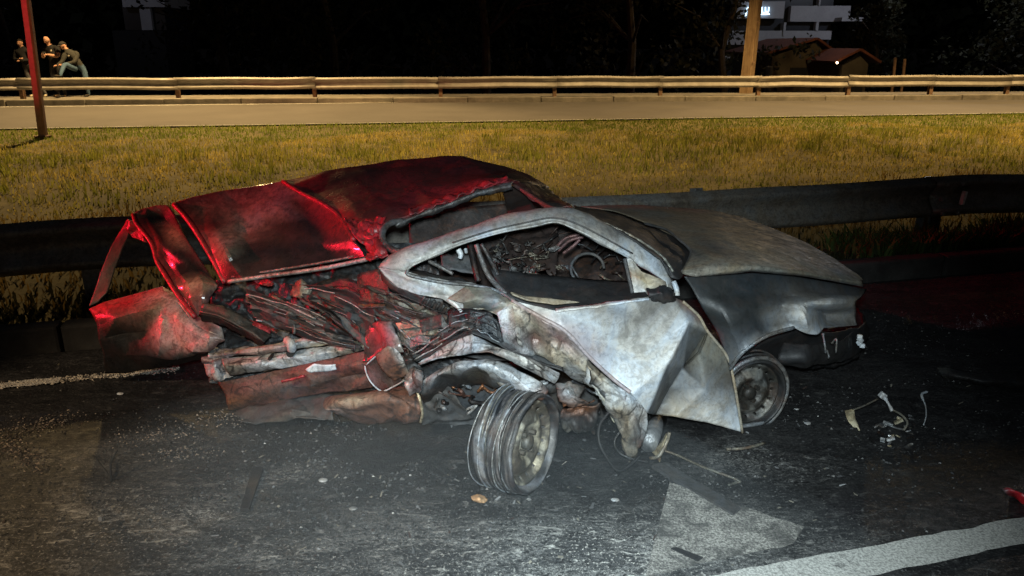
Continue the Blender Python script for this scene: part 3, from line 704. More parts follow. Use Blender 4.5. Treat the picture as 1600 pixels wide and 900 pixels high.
# B pillar base: tan panel between the door and the rear arch
loft('pillar_base', [[(778, 490, 2.69, 'W'), (800, 472, 2.67, 't'), (846, 498, 2.61, 'p'), (884, 518, 2.57, 'p'), (919, 557, 2.55, 'p')],
    [(780, 505, 2.66, 'W'), (806, 500, 2.63, 't'), (840, 510, 2.63, 'h'), (875, 528, 2.60, 'q'), (917, 566, 2.56, 't')],
    [(783, 520, 2.64, 'w'), (810, 528, 2.55, 'W'), (836, 530, 2.65, 'b'), (870, 548, 2.58, 't'), (916, 576, 2.57, 't')],
    [(788, 535, 2.66, 'g'), (822, 548, 2.60, 'w'), (845, 556, 2.62, 'h'), (878, 568, 2.60, 't'), (916, 588, 2.60, 'W')],
    [(800, 545, 2.70, 'd'), (832, 560, 2.65, 't'), (858, 572, 2.64, 'd'), (884, 584, 2.64, 'g'), (912, 602, 2.66, 'd')]], M_TORN, car, n=44, m=8, c='t', crumple=(.012, 12, 2), thick=.006, seed=31, fold=(.024, 5, 4))
loft('torn_panel', [[(905, 556, 2.62, 'd'), (918, 560, 2.6, 'W')], [(905, 585, 2.64, 'k'), (925, 600, 2.6, 'w')], [(930, 612, 2.62, 'W'), (950, 632, 2.58, 'y')], [(948, 640, 2.62, 'd'), (962, 660, 2.57, 'y')]], M_ASH, car, n=8, m=8, c='w', crumple=(.016, 24, 0))

# roof, torn off along the left edge
loft('roof', [
    [(442, 282, 3.98, 'q'), (489, 275, 4.04), (560, 262, 4.08), (622, 251, 4.1), (685, 245, 4.1), (722, 245, 4.1), (760, 253, 4.1), (785, 260, 4.1), (826, 275, 4.08), (856, 294, 4.05, 'k')],
    [(455, 292, 3.90, 'r'), (510, 272, 3.97, 'm'), (560, 266, 4.0), (640, 260, 4.0), (704, 257, 3.98), (760, 263, 3.95), (800, 270, 3.9), (835, 284, 3.92), (853, 296, 3.98, 'k')],
    [(478, 305, 3.80, 'm'), (520, 285, 3.86, 'k'), (570, 272, 3.88, 'k'), (640, 271, 3.85, 'm'), (704, 272, 3.8, 'm'), (760, 275, 3.72, 'm'), (785, 277, 3.62, 'k'), (815, 284, 3.6, 'k'), (832, 294, 3.65, 'k')],
    [(523, 327, 3.58, 'r'), (545, 312, 3.62, 'm'), (590, 305, 3.62, 'm'), (640, 300, 3.60, 'm'), (700, 292, 3.58, 'm'), (750, 283, 3.52, 'm'), (790, 280, 3.46, 'm'), (806, 284, 3.44, 'r')],
    [(541, 350, 3.40, 'r'), (560, 340, 3.40, 'm'), (600, 330, 3.42, 'm'), (654, 318, 3.42, 'm'), (700, 306, 3.42, 'r'), (747, 289, 3.42, 'r'), (786, 280, 3.40, 'r'), (803, 284, 3.38, 'r')],
    [(557, 374, 3.24, 'r'), (579, 370, 3.20, 'r'), (596, 357, 3.22, 'm'), (615, 345, 3.25, 'd'), (654, 329, 3.28, 'r'), (700, 315, 3.31, 'r'), (747, 296, 3.34, 'r'), (790, 283, 3.36, 'r'), (801, 286, 3.36, 'd')]],
    M_RED, car, n=90, m=9, c='m', crumple=(.011, 4.5, 2), thick=.008, seed=12, fold=(.016, 8, 5))
# crumpled red fold at the roof's torn corner
loft('roof_fold', [[(536, 345, 3.36), (556, 350, 3.34), (585, 346, 3.28), (605, 348, 3.24)], [(556, 372, 3.20), (572, 366, 3.19), (588, 362, 3.18), (598, 358, 3.19)], [(572, 385, 3.14), (580, 378, 3.12), (590, 372, 3.14), (596, 370, 3.15)],
    [(580, 405, 3.02), (586, 398, 3.0), (594, 392, 3.0), (602, 388, 3.02)], [(584, 414, 2.96), (592, 410, 2.95), (600, 406, 2.95), (608, 400, 2.95)]], M_RED, car, n=26, m=9, c='r', crumple=(.028, 18, 1), seed=13)
# roof rail channel on the torn edge
rail = [(801, 288, 3.37), (747, 300, 3.35), (700, 319, 3.32), (654, 335, 3.29), (620, 350, 3.26)]
loft('roof_rail', [[(p[0], p[1]-4, p[2]) for p in rail], [(p[0]-2, p[1]+2, p[2]-.05) for p in rail], [(p[0], p[1]+7, p[2]-.02, 'd') for p in rail]], M_SCRAP, car, n=60, m=4, c='g', crumple=(.007, 18, 0), seed=14)
tube('roof_rail_loop', [(628, 346, 3.24), (612, 348, 3.2), (601, 356, 3.15), (597, 370, 3.08), (602, 382, 3.02), (612, 390, 2.97), (624, 394, 2.94)], .014, M_SCRAP, car, 'g', 8, 6)
loft('roof_fold', [[(640, 331, 3.27), (700, 310, 3.31), (750, 291, 3.35), (792, 278, 3.37)], [(640, 338, 3.22), (700, 317, 3.25), (750, 297, 3.29), (794, 283, 3.33)]], M_RED, car, n=50, m=5, c='r', crumple=(.016, 22, 1), seed=15)
# far front pillar
loft('front_pillar', [[(799, 284, 3.38, 'r'), (815, 284, 3.5, 'k'), (835, 288, 3.75, 'k'), (857, 295, 4.0, 'k')], [(818, 302, 3.24, 'd'), (838, 304, 3.34, 'm'), (858, 306, 3.55, 'k'), (872, 308, 3.75, 'k')],
    [(842, 318, 3.06, 'd'), (862, 316, 3.12, 'k'), (880, 318, 3.28, 'r'), (886, 318, 3.45, 'k')], [(862, 326, 2.93, 'q'), (878, 324, 2.97, 'd'), (892, 325, 3.05, 'r'), (897, 325, 3.2, 'k')]], M_RED, car, n=24, m=8, c='k', crumple=(.010, 9, 0), seed=16)
tube('front_pillar_rim', [(803, 289, 3.34), (822, 301, 3.22), (846, 317, 3.05), (866, 327, 2.92)], .009, M_SCRAP, car, 'q')
loft('far_window_pillar', [[(786, 297, 3.55), (810, 290, 3.5)], [(790, 318, 3.40), (826, 310, 3.35)], [(795, 338, 3.05), (838, 330, 3.0)]], M_SOOT, car, n=8, m=6, c='u', crumple=(.01, 9, 0))

# tailgate: big dented red sheet, its pale sheen and dark reflection painted in
loft('tailgate', [
    [(272, 318, 4.0, 'r'), (300, 309, 4.02), (340, 300, 4.02), (390, 292, 4.02), (425, 286, 4.0), (442, 282, 3.98, 's')],
    [(292, 340, 3.92, 'r'), (325, 326, 3.95), (370, 315, 3.96), (420, 304, 3.93), (450, 296, 3.90), (470, 300, 3.84, 'r')],
    [(308, 362, 3.84, 'r'), (335, 352, 3.84, 'm'), (380, 342, 3.86, 's'), (430, 326, 3.82, 's'), (465, 318, 3.78, 'u'), (500, 315, 3.69, 'r')],
    [(322, 385, 3.77, 'r'), (345, 376, 3.74, 's'), (385, 362, 3.80, 's'), (430, 352, 3.74, 'u'), (480, 345, 3.66, 'k'), (525, 332, 3.56, 'r')],
    [(335, 410, 3.70, 'r'), (356, 396, 3.60, 'h'), (385, 385, 3.70, 'u'), (440, 372, 3.64, 'u'), (500, 365, 3.53, 'k'), (540, 352, 3.42, 'r')],
    [(345, 428, 3.64, 'r'), (362, 410, 3.58, 'u'), (395, 398, 3.62, 'k'), (440, 390, 3.57, 'k'), (505, 384, 3.46, 'k'), (552, 374, 3.30, 'u')],
    [(352, 440, 3.60, 'm'), (372, 424, 3.54, 'k'), (410, 412, 3.54, 'u'), (460, 404, 3.49, 'k'), (515, 396, 3.40, 'k'), (566, 388, 3.24, 'k')],
    [(357, 444, 3.58, 'k'), (380, 438, 3.50, 'u'), (420, 428, 3.47, 'k'), (470, 418, 3.42, 'k'), (525, 408, 3.33, 'k'), (574, 401, 3.20, 'k')]],
    M_GLOSS, car, n=64, m=9, c='s', crumple=(.006, 3.5, 0), thick=.007, seed=8, fold=(.008, 6, 4))
tube('tailgate_edge', [(272, 319, 3.99), (292, 341, 3.91), (308, 364, 3.83), (322, 387, 3.76), (336, 411, 3.69), (352, 442, 3.60)], .014, M_RED, car, 'r')
tube('tailgate_edge', [(442, 283, 3.97), (470, 301, 3.83), (500, 316, 3.68), (525, 333, 3.55), (541, 353, 3.41), (553, 375, 3.28)], .011, M_RED, car, 'r')
tube('rear_bar', [(357, 440, 3.50), (420, 431, 3.42), (500, 420, 3.30), (560, 408, 3.19), (592, 401, 3.12)], .010, M_SCRAP, car, 'w')
tube('rear_bar', [(362, 433, 3.56), (420, 424, 3.48), (500, 411, 3.36), (566, 398, 3.24)], .006, M_SCRAP, car, 'g')
# folded rear strip (tail panel)
loft('tail_panel', [
    [(209, 333, 4.12, 't'), (226, 325, 4.14, 't'), (245, 322, 4.14, 't'), (262, 321, 4.12, 't')],
    [(211, 347, 4.06, 'r'), (232, 341, 4.08, 'k'), (256, 338, 4.08, 'k'), (272, 334, 4.05, 'm')],
    [(236, 378, 3.95, 'r'), (252, 370, 3.96, 'k'), (272, 362, 3.95, 't'), (289, 367, 3.90, 'm')],
    [(246, 408, 3.85, 'r'), (264, 402, 3.84, 'k'), (284, 396, 3.82, 'k'), (312, 404, 3.76, 'm')],
    [(262, 434, 3.74, 'r'), (282, 428, 3.70, 'k'), (304, 424, 3.70, 'k'), (330, 432, 3.66, 'k')],
    [(274, 452, 3.66, 'm'), (294, 444, 3.60, 't'), (316, 440, 3.58, 't'), (340, 446, 3.60, 't')],
    [(290, 474, 3.60, 'r'), (302, 468, 3.55, 'q'), (318, 464, 3.53, 'q'), (330, 462, 3.55, 'q')],
    [(304, 494, 3.53, 'r'), (308, 494, 3.52, 'q'), (312, 490, 3.52, 'q'), (318, 484, 3.52, 'q')]], M_GLOSS, car, n=24, m=8, c='k', crumple=(.009, 9, 2), thick=.007, seed=18, fold=(.016, 3, 6))
tube('tail_panel_edge', [(209, 335, 4.11), (214, 350, 4.05), (237, 380, 3.94), (246, 409, 3.84), (262, 436, 3.72), (280, 464, 3.61), (305, 496, 3.51)], .012, M_RED, car, 'r')
loft('torn_flap', [[(200, 343, 4.15, 'r'), (212, 346, 4.1, 'r')], [(200, 360, 4.12, 'm'), (222, 362, 4.05, 'r')], [(206, 370, 4.08, 'r'), (232, 380, 4.0, 'r')]], M_RED, car, n=10, m=6, c='r', crumple=(.02, 16, 0))
loft('hanging_strip', [[(186, 362, 4.16, 'r'), (199, 344, 4.14, 'r'), (203, 352, 4.12, 'd')], [(178, 378, 4.12), (190, 370, 4.12), (200, 368, 4.11)], [(160, 420, 4.0), (170, 418, 4.0), (182, 416, 4.0)], [(139, 478, 3.86), (152, 472, 3.86), (166, 458, 3.88)]], M_SOOT, car, n=10, m=8, c=(.06,.055,.05), crumple=(.008, 8, 0))
# rear bumper, shade on its lower part painted black
loft('rear_bumper', [
    [(139, 483, 3.86, 'r'), (168, 473, 3.84, 'r'), (202, 461, 3.82, 'r'), (254, 447, 3.78, 'r'), (276, 460, 3.70, 'r'), (305, 494, 3.56, 'q'), (330, 505, 3.50, 'q'), (347, 512, 3.46, 'g')],
    [(144, 490, 3.82, 'r'), (172, 482, 3.78, 'r'), (204, 472, 3.74, 'r'), (250, 461, 3.70, 'p'), (278, 472, 3.64, 'p'), (302, 505, 3.50, 'p'), (328, 518, 3.44, 'q'), (350, 528, 3.42, 'g')],
    [(150, 505, 3.76, 'k'), (180, 500, 3.72, 'u'), (210, 490, 3.69, 'q'), (245, 482, 3.64, 'h'), (276, 495, 3.58, 'p'), (302, 520, 3.48, 'p'), (326, 532, 3.42, 'p'), (350, 534, 3.42, 'q')],
    [(155, 530, 3.74, 'k'), (190, 522, 3.70, 'k'), (225, 520, 3.66, 'u'), (258, 532, 3.58, 'p'), (280, 538, 3.52, 'p'), (302, 548, 3.46, 'p'), (325, 545, 3.44, 'q'), (340, 540, 3.45, 'q')],
    [(160, 555, 3.76, 'k'), (195, 555, 3.71, 'k'), (230, 552, 3.66, 'k'), (262, 556, 3.61, 'k'), (285, 556, 3.56, 'k'), (304, 554, 3.5, 'u'), (315, 553, 3.5, 'k'), (325, 550, 3.52, 'k')],
    [(165, 582, 3.84, 'k'), (200, 582, 3.78, 'k'), (232, 578, 3.72, 'u'), (262, 574, 3.70, 'k'), (285, 570, 3.66, 'k'), (300, 566, 3.62, 'k'), (312, 562, 3.6, 'k'), (320, 558, 3.6, 'k')]],
    M_RED, car, n=56, m=8, c='p', crumple=(.010, 6, 2), thick=.007, seed=20, fold=(.022, 6, 5))

# everything burnt between tailgate and sill
loft('inner_body', [[(330, 440, 3.9), (420, 425, 3.85), (520, 405, 3.7), (600, 380, 3.5), (680, 380, 3.4)], [(330, 500, 3.8), (420, 500, 3.75), (520, 500, 3.6), (600, 480, 3.4), (700, 470, 3.3)], [(325, 560, 3.62), (420, 545, 3.6), (520, 530, 3.5), (620, 540, 3.3), (760, 540, 3.1)], [(330, 600, 3.55), (430, 600, 3.5), (560, 610, 3.3), (700, 620, 3.1), (900, 640, 3.0)]], M_SCRAP, car, n=120, m=30, c='d', crumple=(.035, 11, 1), thick=.003, seed=23)
for i, (A_, B_, c_) in enumerate([
    ([(386, 456, 3.46), (440, 474, 3.36), (500, 500, 3.24), (532, 516, 3.2)], [(384, 462, 3.42), (438, 482, 3.32), (496, 507, 3.2), (530, 520, 3.18)], 'g'),
    ([(384, 463, 3.47), (438, 483, 3.37), (496, 508, 3.26), (528, 522, 3.2)], [(384, 472, 3.42), (436, 492, 3.33), (490, 516, 3.22), (526, 526, 3.18)], 'd'),
    ([(392, 478, 3.46), (440, 497, 3.37), (490, 518, 3.26), (540, 540, 3.2)], [(402, 492, 3.42), (440, 508, 3.34), (490, 526, 3.24), (560, 542, 3.16)], 'd'),
    ([(318, 474, 3.52), (346, 478, 3.48), (386, 496, 3.42), (425, 524, 3.38)], [(312, 488, 3.48), (340, 494, 3.44), (378, 512, 3.38), (412, 534, 3.34)], (.06, .062, .06)),
    ([(312, 489, 3.48), (345, 497, 3.45), (380, 514, 3.4), (415, 533, 3.35)], [(318, 500, 3.5), (350, 510, 3.46), (380, 525, 3.42), (410, 540, 3.38)], 'k'),
    ([(390, 500, 3.44), (408, 506, 3.40), (424, 514, 3.38)], [(388, 506, 3.42), (406, 514, 3.38), (422, 520, 3.36)], 'r'),
    ([(410, 490, 3.42), (424, 496, 3.4), (428, 508, 3.4)], [(416, 494, 3.4), (420, 500, 3.38), (420, 512, 3.38)], 'r'),
    ([(395, 438, 3.5), (420, 436, 3.46), (428, 442, 3.44)], [(402, 444, 3.48), (418, 447, 3.44), (424, 446, 3.43)], 'r'),
    ([(460, 440, 3.36, 'b'), (472, 436, 3.34), (488, 452, 3.32)], [(452, 462, 3.34), (470, 466, 3.3), (490, 462, 3.3)], 'h'),
    ([(470, 462, 3.3), (500, 475, 3.24), (530, 496, 3.18)], [(478, 470, 3.28), (504, 484, 3.2), (534, 505, 3.14)], 'k'),
    ([(484, 446, 3.4, 'n'), (530, 430, 3.3), (560, 440, 3.22), (585, 460, 3.14)], [(500, 462, 3.36, 'n'), (530, 470, 3.26), (560, 490, 3.16), (575, 520, 3.08)], 'n'),
    ([(500, 462, 3.38), (530, 480, 3.24), (560, 510, 3.1)], [(520, 505, 3.24), (545, 522, 3.14), (568, 538, 3.06)], 'k'),
    ([(560, 430, 3.2, 'u'), (590, 420, 3.1, 'q'), (606, 440, 3.04)], [(560, 455, 3.12), (585, 460, 3.06), (612, 462, 3.0)], 'u'),
    ([(562, 450, 3.1), (570, 446, 3.08), (600, 466, 3.0)], [(562, 470, 3.06), (580, 474, 3.02), (602, 474, 2.98)], 'u'),
    ([(560, 473, 3.08, 'o'), (580, 476, 3.04, 'o'), (600, 474, 3.0, 'o')], [(560, 478, 3.06), (580, 482, 3.02), (600, 479, 2.98)], 'd'),
    ([(600, 452, 3.04), (625, 478, 2.96), (660, 490, 2.9)], [(606, 470, 3.0), (630, 492, 2.92), (664, 502, 2.86)], 'u'),
    ([(618, 505, 2.98, 'y'), (650, 498, 2.92), (682, 500, 2.86)], [(624, 515, 2.94), (655, 512, 2.88), (686, 512, 2.82)], 't'),
    ([(625, 516, 2.96), (650, 513, 2.9), (684, 514, 2.84)], [(634, 530, 2.92), (655, 524, 2.88), (690, 524, 2.82)], 'h'),
    ([(628, 528, 2.94), (650, 522, 2.9), (670, 526, 2.86)], [(640, 545, 2.9), (655, 540, 2.86), (680, 536, 2.82)], 'g'),
    ([(655, 500, 2.88), (690, 490, 2.82), (700, 508, 2.8)], [(660, 520, 2.86), (690, 512, 2.8), (700, 520, 2.78)], 'd'),
    ([(700, 486, 2.82), (735, 482, 2.76), (768, 488, 2.72)], [(696, 520, 2.8), (735, 512, 2.72), (780, 520, 2.68)], 'k'),
    ([(735, 500, 2.74), (760, 490, 2.70), (776, 500, 2.68)], [(745, 525, 2.70), (770, 522, 2.67), (788, 540, 2.65)], 'n'),
    ([(702, 492, 2.78), (722, 502, 2.72), (745, 512, 2.69)], [(702, 512, 2.74), (722, 512, 2.70), (748, 518, 2.67)], 'd'),
    ([(650, 545, 2.88), (690, 520, 2.82), (736, 516, 2.70)], [(654, 558, 2.86), (695, 535, 2.78), (736, 524, 2.69)], 'k'),
    ]):
    loft('crumpled_sheet', [A_, B_], M_SCRAP, car, n=26, m=6, c=c_, crumple=(.010, 14, 0), thick=.004, seed=40+i)
r2 = random.Random(11)
for i in range(38):
    u = r2.uniform(395, 800); lo = 455 if u < 560 else 472; v = r2.uniform(lo, lo+85-max(0, (u-620)*.2)); d = 3.44-(u-395)*.0018-(v-lo)*.0010
    L = r2.uniform(10, 42); a = r2.uniform(.1, .9) if r2.random() < .7 else r2.uniform(-.9, 2.2)
    du, dv = math.cos(a)*L, math.sin(a)*L*.7
    if v+dv > 555: continue
    tube('bent_rod_and_glint', [(u, v, d), (u+du*.5+r2.uniform(-5, 5), v+dv*.5+r2.uniform(-5, 5), d-r2.uniform(0, .05)), (u+du, v+dv, d-.02)], r2.choice([.003, .004, .006, .009]), M_SCRAP, car, r2.choice(['g', 'd', 'k', 'd', 'w', 'u', 'h']), 6, 4)
def pleats(top, bot, k, depth, cols, seed, mat=None):
    """a sheet crushed into folds running along its length"""
    rows = []; q = random.Random(seed); n_ = 9
    def along(L, t):
        i = min(int(t*(len(L)-1)), len(L)-2); f = t*(len(L)-1)-i; return [L[i][j]+(L[i+1][j]-L[i][j])*f for j in range(3)]
    for r in range(k):
        f = r/(k-1); row = []
        for j in range(n_):
            t = j/(n_-1); A_, B_ = along(top, t), along(bot, t); g_ = min(1, max(0, f+.05*math.sin(t*7+r*2.3)*(0 < r < k-1)))
            row.append((A_[0]+(B_[0]-A_[0])*g_, A_[1]+(B_[1]-A_[1])*g_, A_[2]+(B_[2]-A_[2])*g_+depth*(1 if r % 2 else -1)*(.5+.6*math.sin(t*3+r)**2), cols[(r+int(t*3)*(r % 3 == 0)) % len(cols)]))
        rows.append(row)
    loft('folded_sheet', rows, mat or M_SOOT, car, n=70, m=7, smooth=False, crumple=(.010, 16, 2), thick=.002, seed=seed, fold=(.018, 9, k))
    for r in range(0, k):  # thin tubes along the folds stand in for sheet-edge highlights
        for t in range(2):
            i0 = q.randint(0, 4); i1 = min(n_-1, i0+q.randint(2, 5)); L = [(p[0]+q.uniform(-2, 2), p[1]+q.uniform(-2, 2)+t*3-3, p[2]-.026) for p in rows[r][i0:i1+1]]
            tube('bent_rod_and_glint', L, q.choice([.0012, .0016, .002, .003]), M_SCRAP, car, q.choice(['d', 'w', 'd', 'g', 'k', 'k']), 5, 3)
pleats([(384, 452, 3.44), (440, 470, 3.34), (500, 496, 3.22), (536, 516, 3.16)], [(398, 500, 3.42), (440, 516, 3.34), (500, 535, 3.22), (566, 546, 3.12)], 8, .018, ['k', 'd', 'k', 'n', 'd', 'k', 'k'], 61)
pleats([(452, 444, 3.38), (500, 446, 3.28), (545, 452, 3.18), (590, 478, 3.06)], [(470, 470, 3.34), (510, 490, 3.22), (545, 520, 3.12), (576, 545, 3.04)], 5, .016, ['n', 'k', 'n', 'k', 'd'], 62)
pleats([(566, 446, 3.10), (604, 456, 3.02), (650, 476, 2.94), (700, 494, 2.86)], [(580, 482, 3.06), (618, 500, 2.98), (660, 518, 2.90), (704, 520, 2.82)], 6, .014, ['k', 'h', 'k', 'u', 'd', 'k'], 63, M_RUST)
pleats([(580, 478, 3.08), (618, 498, 3.0), (650, 512, 2.93), (692, 520, 2.84)], [(616, 532, 2.98), (640, 545, 2.92), (655, 560, 2.88), (668, 564, 2.84)], 5, .016, ['k', 'd', 'k', 'h', 'd'], 64)
pleats([(640, 552, 2.90), (680, 524, 2.83), (716, 504, 2.76), (742, 500, 2.72)], [(652, 564, 2.86), (690, 545, 2.80), (720, 525, 2.73), (742, 518, 2.69)], 5, .012, ['k', 'd', 'n', 'k', 'g'], 65)
pleats([(700, 488, 2.82), (735, 484, 2.77), (768, 490, 2.73), (782, 510, 2.70)], [(712, 515, 2.76), (740, 514, 2.71), (765, 524, 2.68), (790, 542, 2.65)], 5, .014, ['n', 'k', 'n', 'k', 'd'], 66)
# rear cross beam
loft('cross_beam', [[(330, 546, 3.50, 'w'), (352, 545, 3.46, 'p'), (400, 540, 3.42, 'p'), (440, 535, 3.38, 'p'), (455, 531, 3.36, 'w'), (500, 525, 3.31, 'p'), (532, 516, 3.27, 'w')],
    [(326, 556, 3.44, 'w'), (352, 552, 3.40, 'q'), (400, 547, 3.36, 'p'), (440, 541, 3.32, 'p'), (455, 538, 3.30, 'W'), (500, 532, 3.26, 'w'), (534, 524, 3.22, 'w')],
    [(330, 565, 3.46, 'g'), (352, 558, 3.42, 'p'), (400, 554, 3.38, 'p'), (440, 549, 3.34, 'q'), (455, 545, 3.32, 'd'), (500, 541, 3.28, 'y'), (538, 530, 3.24, 'y')]], M_TORN, car, n=60, m=7, c='p', crumple=(.013, 14, 2), thick=.005, seed=24, fold=(.018, 9, 2))
loft('cross_beam', [[(346, 560, 3.42, 'g'), (400, 556, 3.38), (440, 551, 3.34), (500, 543, 3.29), (545, 534, 3.24, 'y'), (562, 532, 3.2, 'h')],
    [(350, 572, 3.36, 'h'), (400, 568, 3.32), (440, 561, 3.29), (500, 553, 3.24), (545, 545, 3.19, 't'), (570, 540, 3.16, 'h')],
    [(360, 586, 3.38, 'd'), (400, 582, 3.34, 'g'), (440, 575, 3.30), (500, 566, 3.26), (545, 552, 3.20, 'h'), (574, 546, 3.16, 'd')]], M_TORN, car, n=60, m=7, c='w', crumple=(.006, 10, 2), thick=.005, seed=25, fold=(.010, 11, 3))
loft('torn_end', [[(312, 563, 3.50, 'p'), (328, 548, 3.48, 'w'), (345, 546, 3.46, 'g'), (354, 556, 3.42, 'p')], [(316, 570, 3.46, 'p'), (330, 562, 3.40, 'q'), (345, 562, 3.42, 'd'), (360, 566, 3.40, 'p')],
    [(324, 582, 3.46, 'w'), (336, 576, 3.38, 'w'), (350, 578, 3.42, 'p'), (368, 580, 3.40, 'w')], [(340, 601, 3.44, 'w'), (344, 596, 3.40, 'W'), (352, 592, 3.40, 'w'), (364, 587, 3.40, 'g')]], M_TORN, car, n=26, m=9, c='p', crumple=(.026, 16, 2), seed=26, fold=(.036, 4, 4))
mb = MB(); p = pw(453, 553, 3.27); mb.tube([p, p+Vector((0, .05, 0))], .017, 'k', 12); p2 = pw(421, 561, 3.30); mb.tube([p2, p2+Vector((0, .05, 0))], .008, 'k', 10)
mb.build('bolt_hole', M_SOOT, car)
tube('clamp', [(449, 532, 3.30), (455, 537, 3.26), (456, 546, 3.28)], .020, M_ASH, car, 'w')
# brown scorched floor panel with its torn opening
loft('floor_panel', [[(340, 598, 3.42, 'u'), (380, 590, 3.36), (455, 574, 3.28), (520, 560, 3.21), (575, 547, 3.14)],
    [(352, 614, 3.40), (390, 606, 3.33, 'q'), (455, 592, 3.25, 'b'), (520, 578, 3.18), (578, 566, 3.11)],
    [(356, 628, 3.40, 'o'), (395, 620, 3.33, 'b'), (455, 607, 3.25, 'd'), (520, 592, 3.18, 'u'), (580, 585, 3.11)],
    [(360, 642, 3.44, 'h'), (400, 634, 3.36), (455, 622, 3.28), (520, 612, 3.2), (582, 606, 3.12, 'b')]], M_RUST, car, n=60, m=8, c=(.12,.05,.045), crumple=(.008, 8, 2), thick=.006, seed=27, fold=(.018, 7, 3))
loft('torn_patch', [[(477, 577, 3.19), (490, 568, 3.18), (505, 570, 3.165), (524, 569, 3.15)], [(484, 582, 3.185), (492, 581, 3.18), (510, 580, 3.165), (526, 577, 3.15)]], M_ASH, car, n=16, m=4, c='W', crumple=(.003, 20, 0))
tube('red_strip', [(440, 596, 3.22), (458, 592, 3.21), (476, 587, 3.2)], .006, M_RED, car, 'r')
# lamp housing
loft('tail_lamp_housing', [[(572, 511, 3.10, 'd'), (592, 505, 3.04, 'r'), (612, 502, 3.0, 'g')], [(573, 540, 3.06, 'u'), (600, 528, 2.96, 'r'), (624, 530, 2.94, 'g')], [(570, 566, 3.04, 'u'), (596, 552, 2.93, 'd'), (630, 548, 2.90, 'g')]], M_GLOSS, car, n=24, m=9, c='d', crumple=(.012, 12, 2), seed=28, fold=(.03, 3, 3))
loft('tail_lamp_housing', [[(570, 570, 3.02), (588, 556, 2.96), (606, 548, 2.93)], [(577, 592, 2.98, 'q'), (596, 580, 2.94, 'u'), (616, 576, 2.91, 'u')], [(597, 611, 2.97), (610, 606, 2.93), (630, 596, 2.90)]], M_GLOSS, car, n=24, m=8, c='u', crumple=(.008, 12, 2), seed=29, fold=(.010, 4, 4))
loft('lamp_cover', [[(590, 556, 2.92, 'b'), (606, 543, 2.90, 'h'), (618, 546, 2.88, 'W')], [(598, 574, 2.88, 'b'), (618, 562, 2.84, 'b'), (630, 562, 2.84, 'w')], [(618, 592, 2.89, 'b'), (630, 586, 2.86, 'b'), (638, 580, 2.86, 'h')]], M_RUST, car, n=20, m=8, c='b', crumple=(.006, 9, 0), thick=.02, seed=30)
tube('lamp_rim', [(570, 572, 3.0), (573, 585, 2.97), (582, 600, 2.94), (597, 611, 2.93), (615, 604, 2.9), (634, 592, 2.87), (642, 578, 2.86)], .0032, M_ASH, car, 'w')
tube('lamp_rim', [(572, 570, 2.99), (588, 556, 2.94), (597, 550, 2.91)], .003, M_ASH, car, 'w')
loft('bracket', [[(632, 584, 2.88, 'q'), (648, 572, 2.84, 'd'), (662, 580, 2.8, 'd')], [(636, 600, 2.86, 'W'), (650, 590, 2.82, 'q'), (662, 600, 2.79, 'd')], [(645, 615, 2.86, 'p'), (652, 612, 2.82, 'd'), (658, 616, 2.8, 'd')]], M_SCRAP, car, n=16, m=7, c='d', crumple=(.02, 18, 1))
# rusty tank under the rear
loft('fuel_tank', [[(505, 622, 3.20, 'd'), (555, 612, 3.08), (600, 606, 3.0), (640, 604, 2.94), (656, 614, 2.92)], [(505, 635, 3.10, 'h'), (555, 622, 2.97, 'y'), (600, 615, 2.89), (635, 618, 2.85), (657, 630, 2.86)],
    [(512, 642, 3.05, 'p'), (555, 638, 2.93), (600, 630, 2.85), (635, 634, 2.82), (657, 645, 2.84)], [(524, 650, 3.06, 'p'), (560, 652, 2.97), (605, 652, 2.89), (636, 654, 2.86), (655, 658, 2.88)], [(540, 655, 3.12), (570, 658, 3.06), (610, 660, 2.99), (640, 660, 2.96), (654, 661, 2.94)]], M_RUST, car, n=44, m=8, c=(.20,.10,.07), crumple=(.014, 10, 2), thick=.006, seed=33, fold=(.030, 5, 3))
tube('tank_strap', [(650, 606, 2.84), (656, 625, 2.82), (660, 645, 2.83), (657, 660, 2.86)], .006, M_SCRAP, car, 'y')
loft('under_shield', [[(655, 615, 2.9), (680, 590, 2.85), (700, 600, 2.84)], [(658, 640, 2.9), (690, 620, 2.86), (720, 625, 2.84)], [(660, 660, 2.95), (695, 655, 2.92), (740, 650, 2.9)]], M_SOOT, car, n=24, m=8, c='d', crumple=(.02, 9, 1))
loft('under_shield', [[(355, 640, 3.46, 'k'), (400, 634, 3.40), (450, 622, 3.33), (520, 614, 3.24)], [(362, 652, 3.36), (410, 648, 3.28), (460, 640, 3.2), (520, 640, 3.1)], [(380, 660, 3.26), (420, 660, 3.2), (470, 655, 3.14), (520, 655, 3.06)]], M_SOOT, car, n=40, m=7, c='d', crumple=(.025, 10, 1), seed=35, fold=(.03, 6, 3))
# rear arch fender, bent out
loft('rear_fender', [[(652, 566, 2.84, 'W'), (676, 550, 2.79, 'w'), (700, 538, 2.74, 'w'), (737, 521, 2.66, 'w'), (762, 532, 2.64, 'd'), (785, 546, 2.62, 'g'), (835, 563, 2.58, 'g'), (874, 584, 2.56, 'w')],
    [(655, 567, 2.82, 'w'), (680, 557, 2.76, 'W'), (705, 547, 2.70, 'W'), (738, 537, 2.62, 'W'), (762, 543, 2.61, 'w'), (788, 552, 2.58, 'w'), (834, 572, 2.54, 'W'), (872, 592, 2.53, 'w')],
    [(654, 570, 2.80, 'w'), (682, 562, 2.73, 'w'), (708, 556, 2.67, 'w'), (738, 551, 2.60, 'd'), (766, 552, 2.58, 'b'), (795, 560, 2.56, 'g'), (830, 580, 2.52, 'd'), (866, 600, 2.51, 'g')]],
    M_TORN, car, n=70, m=7, c='w', crumple=(.008, 10, 2), thick=.006, seed=34, fold=(.020, 7, 2))
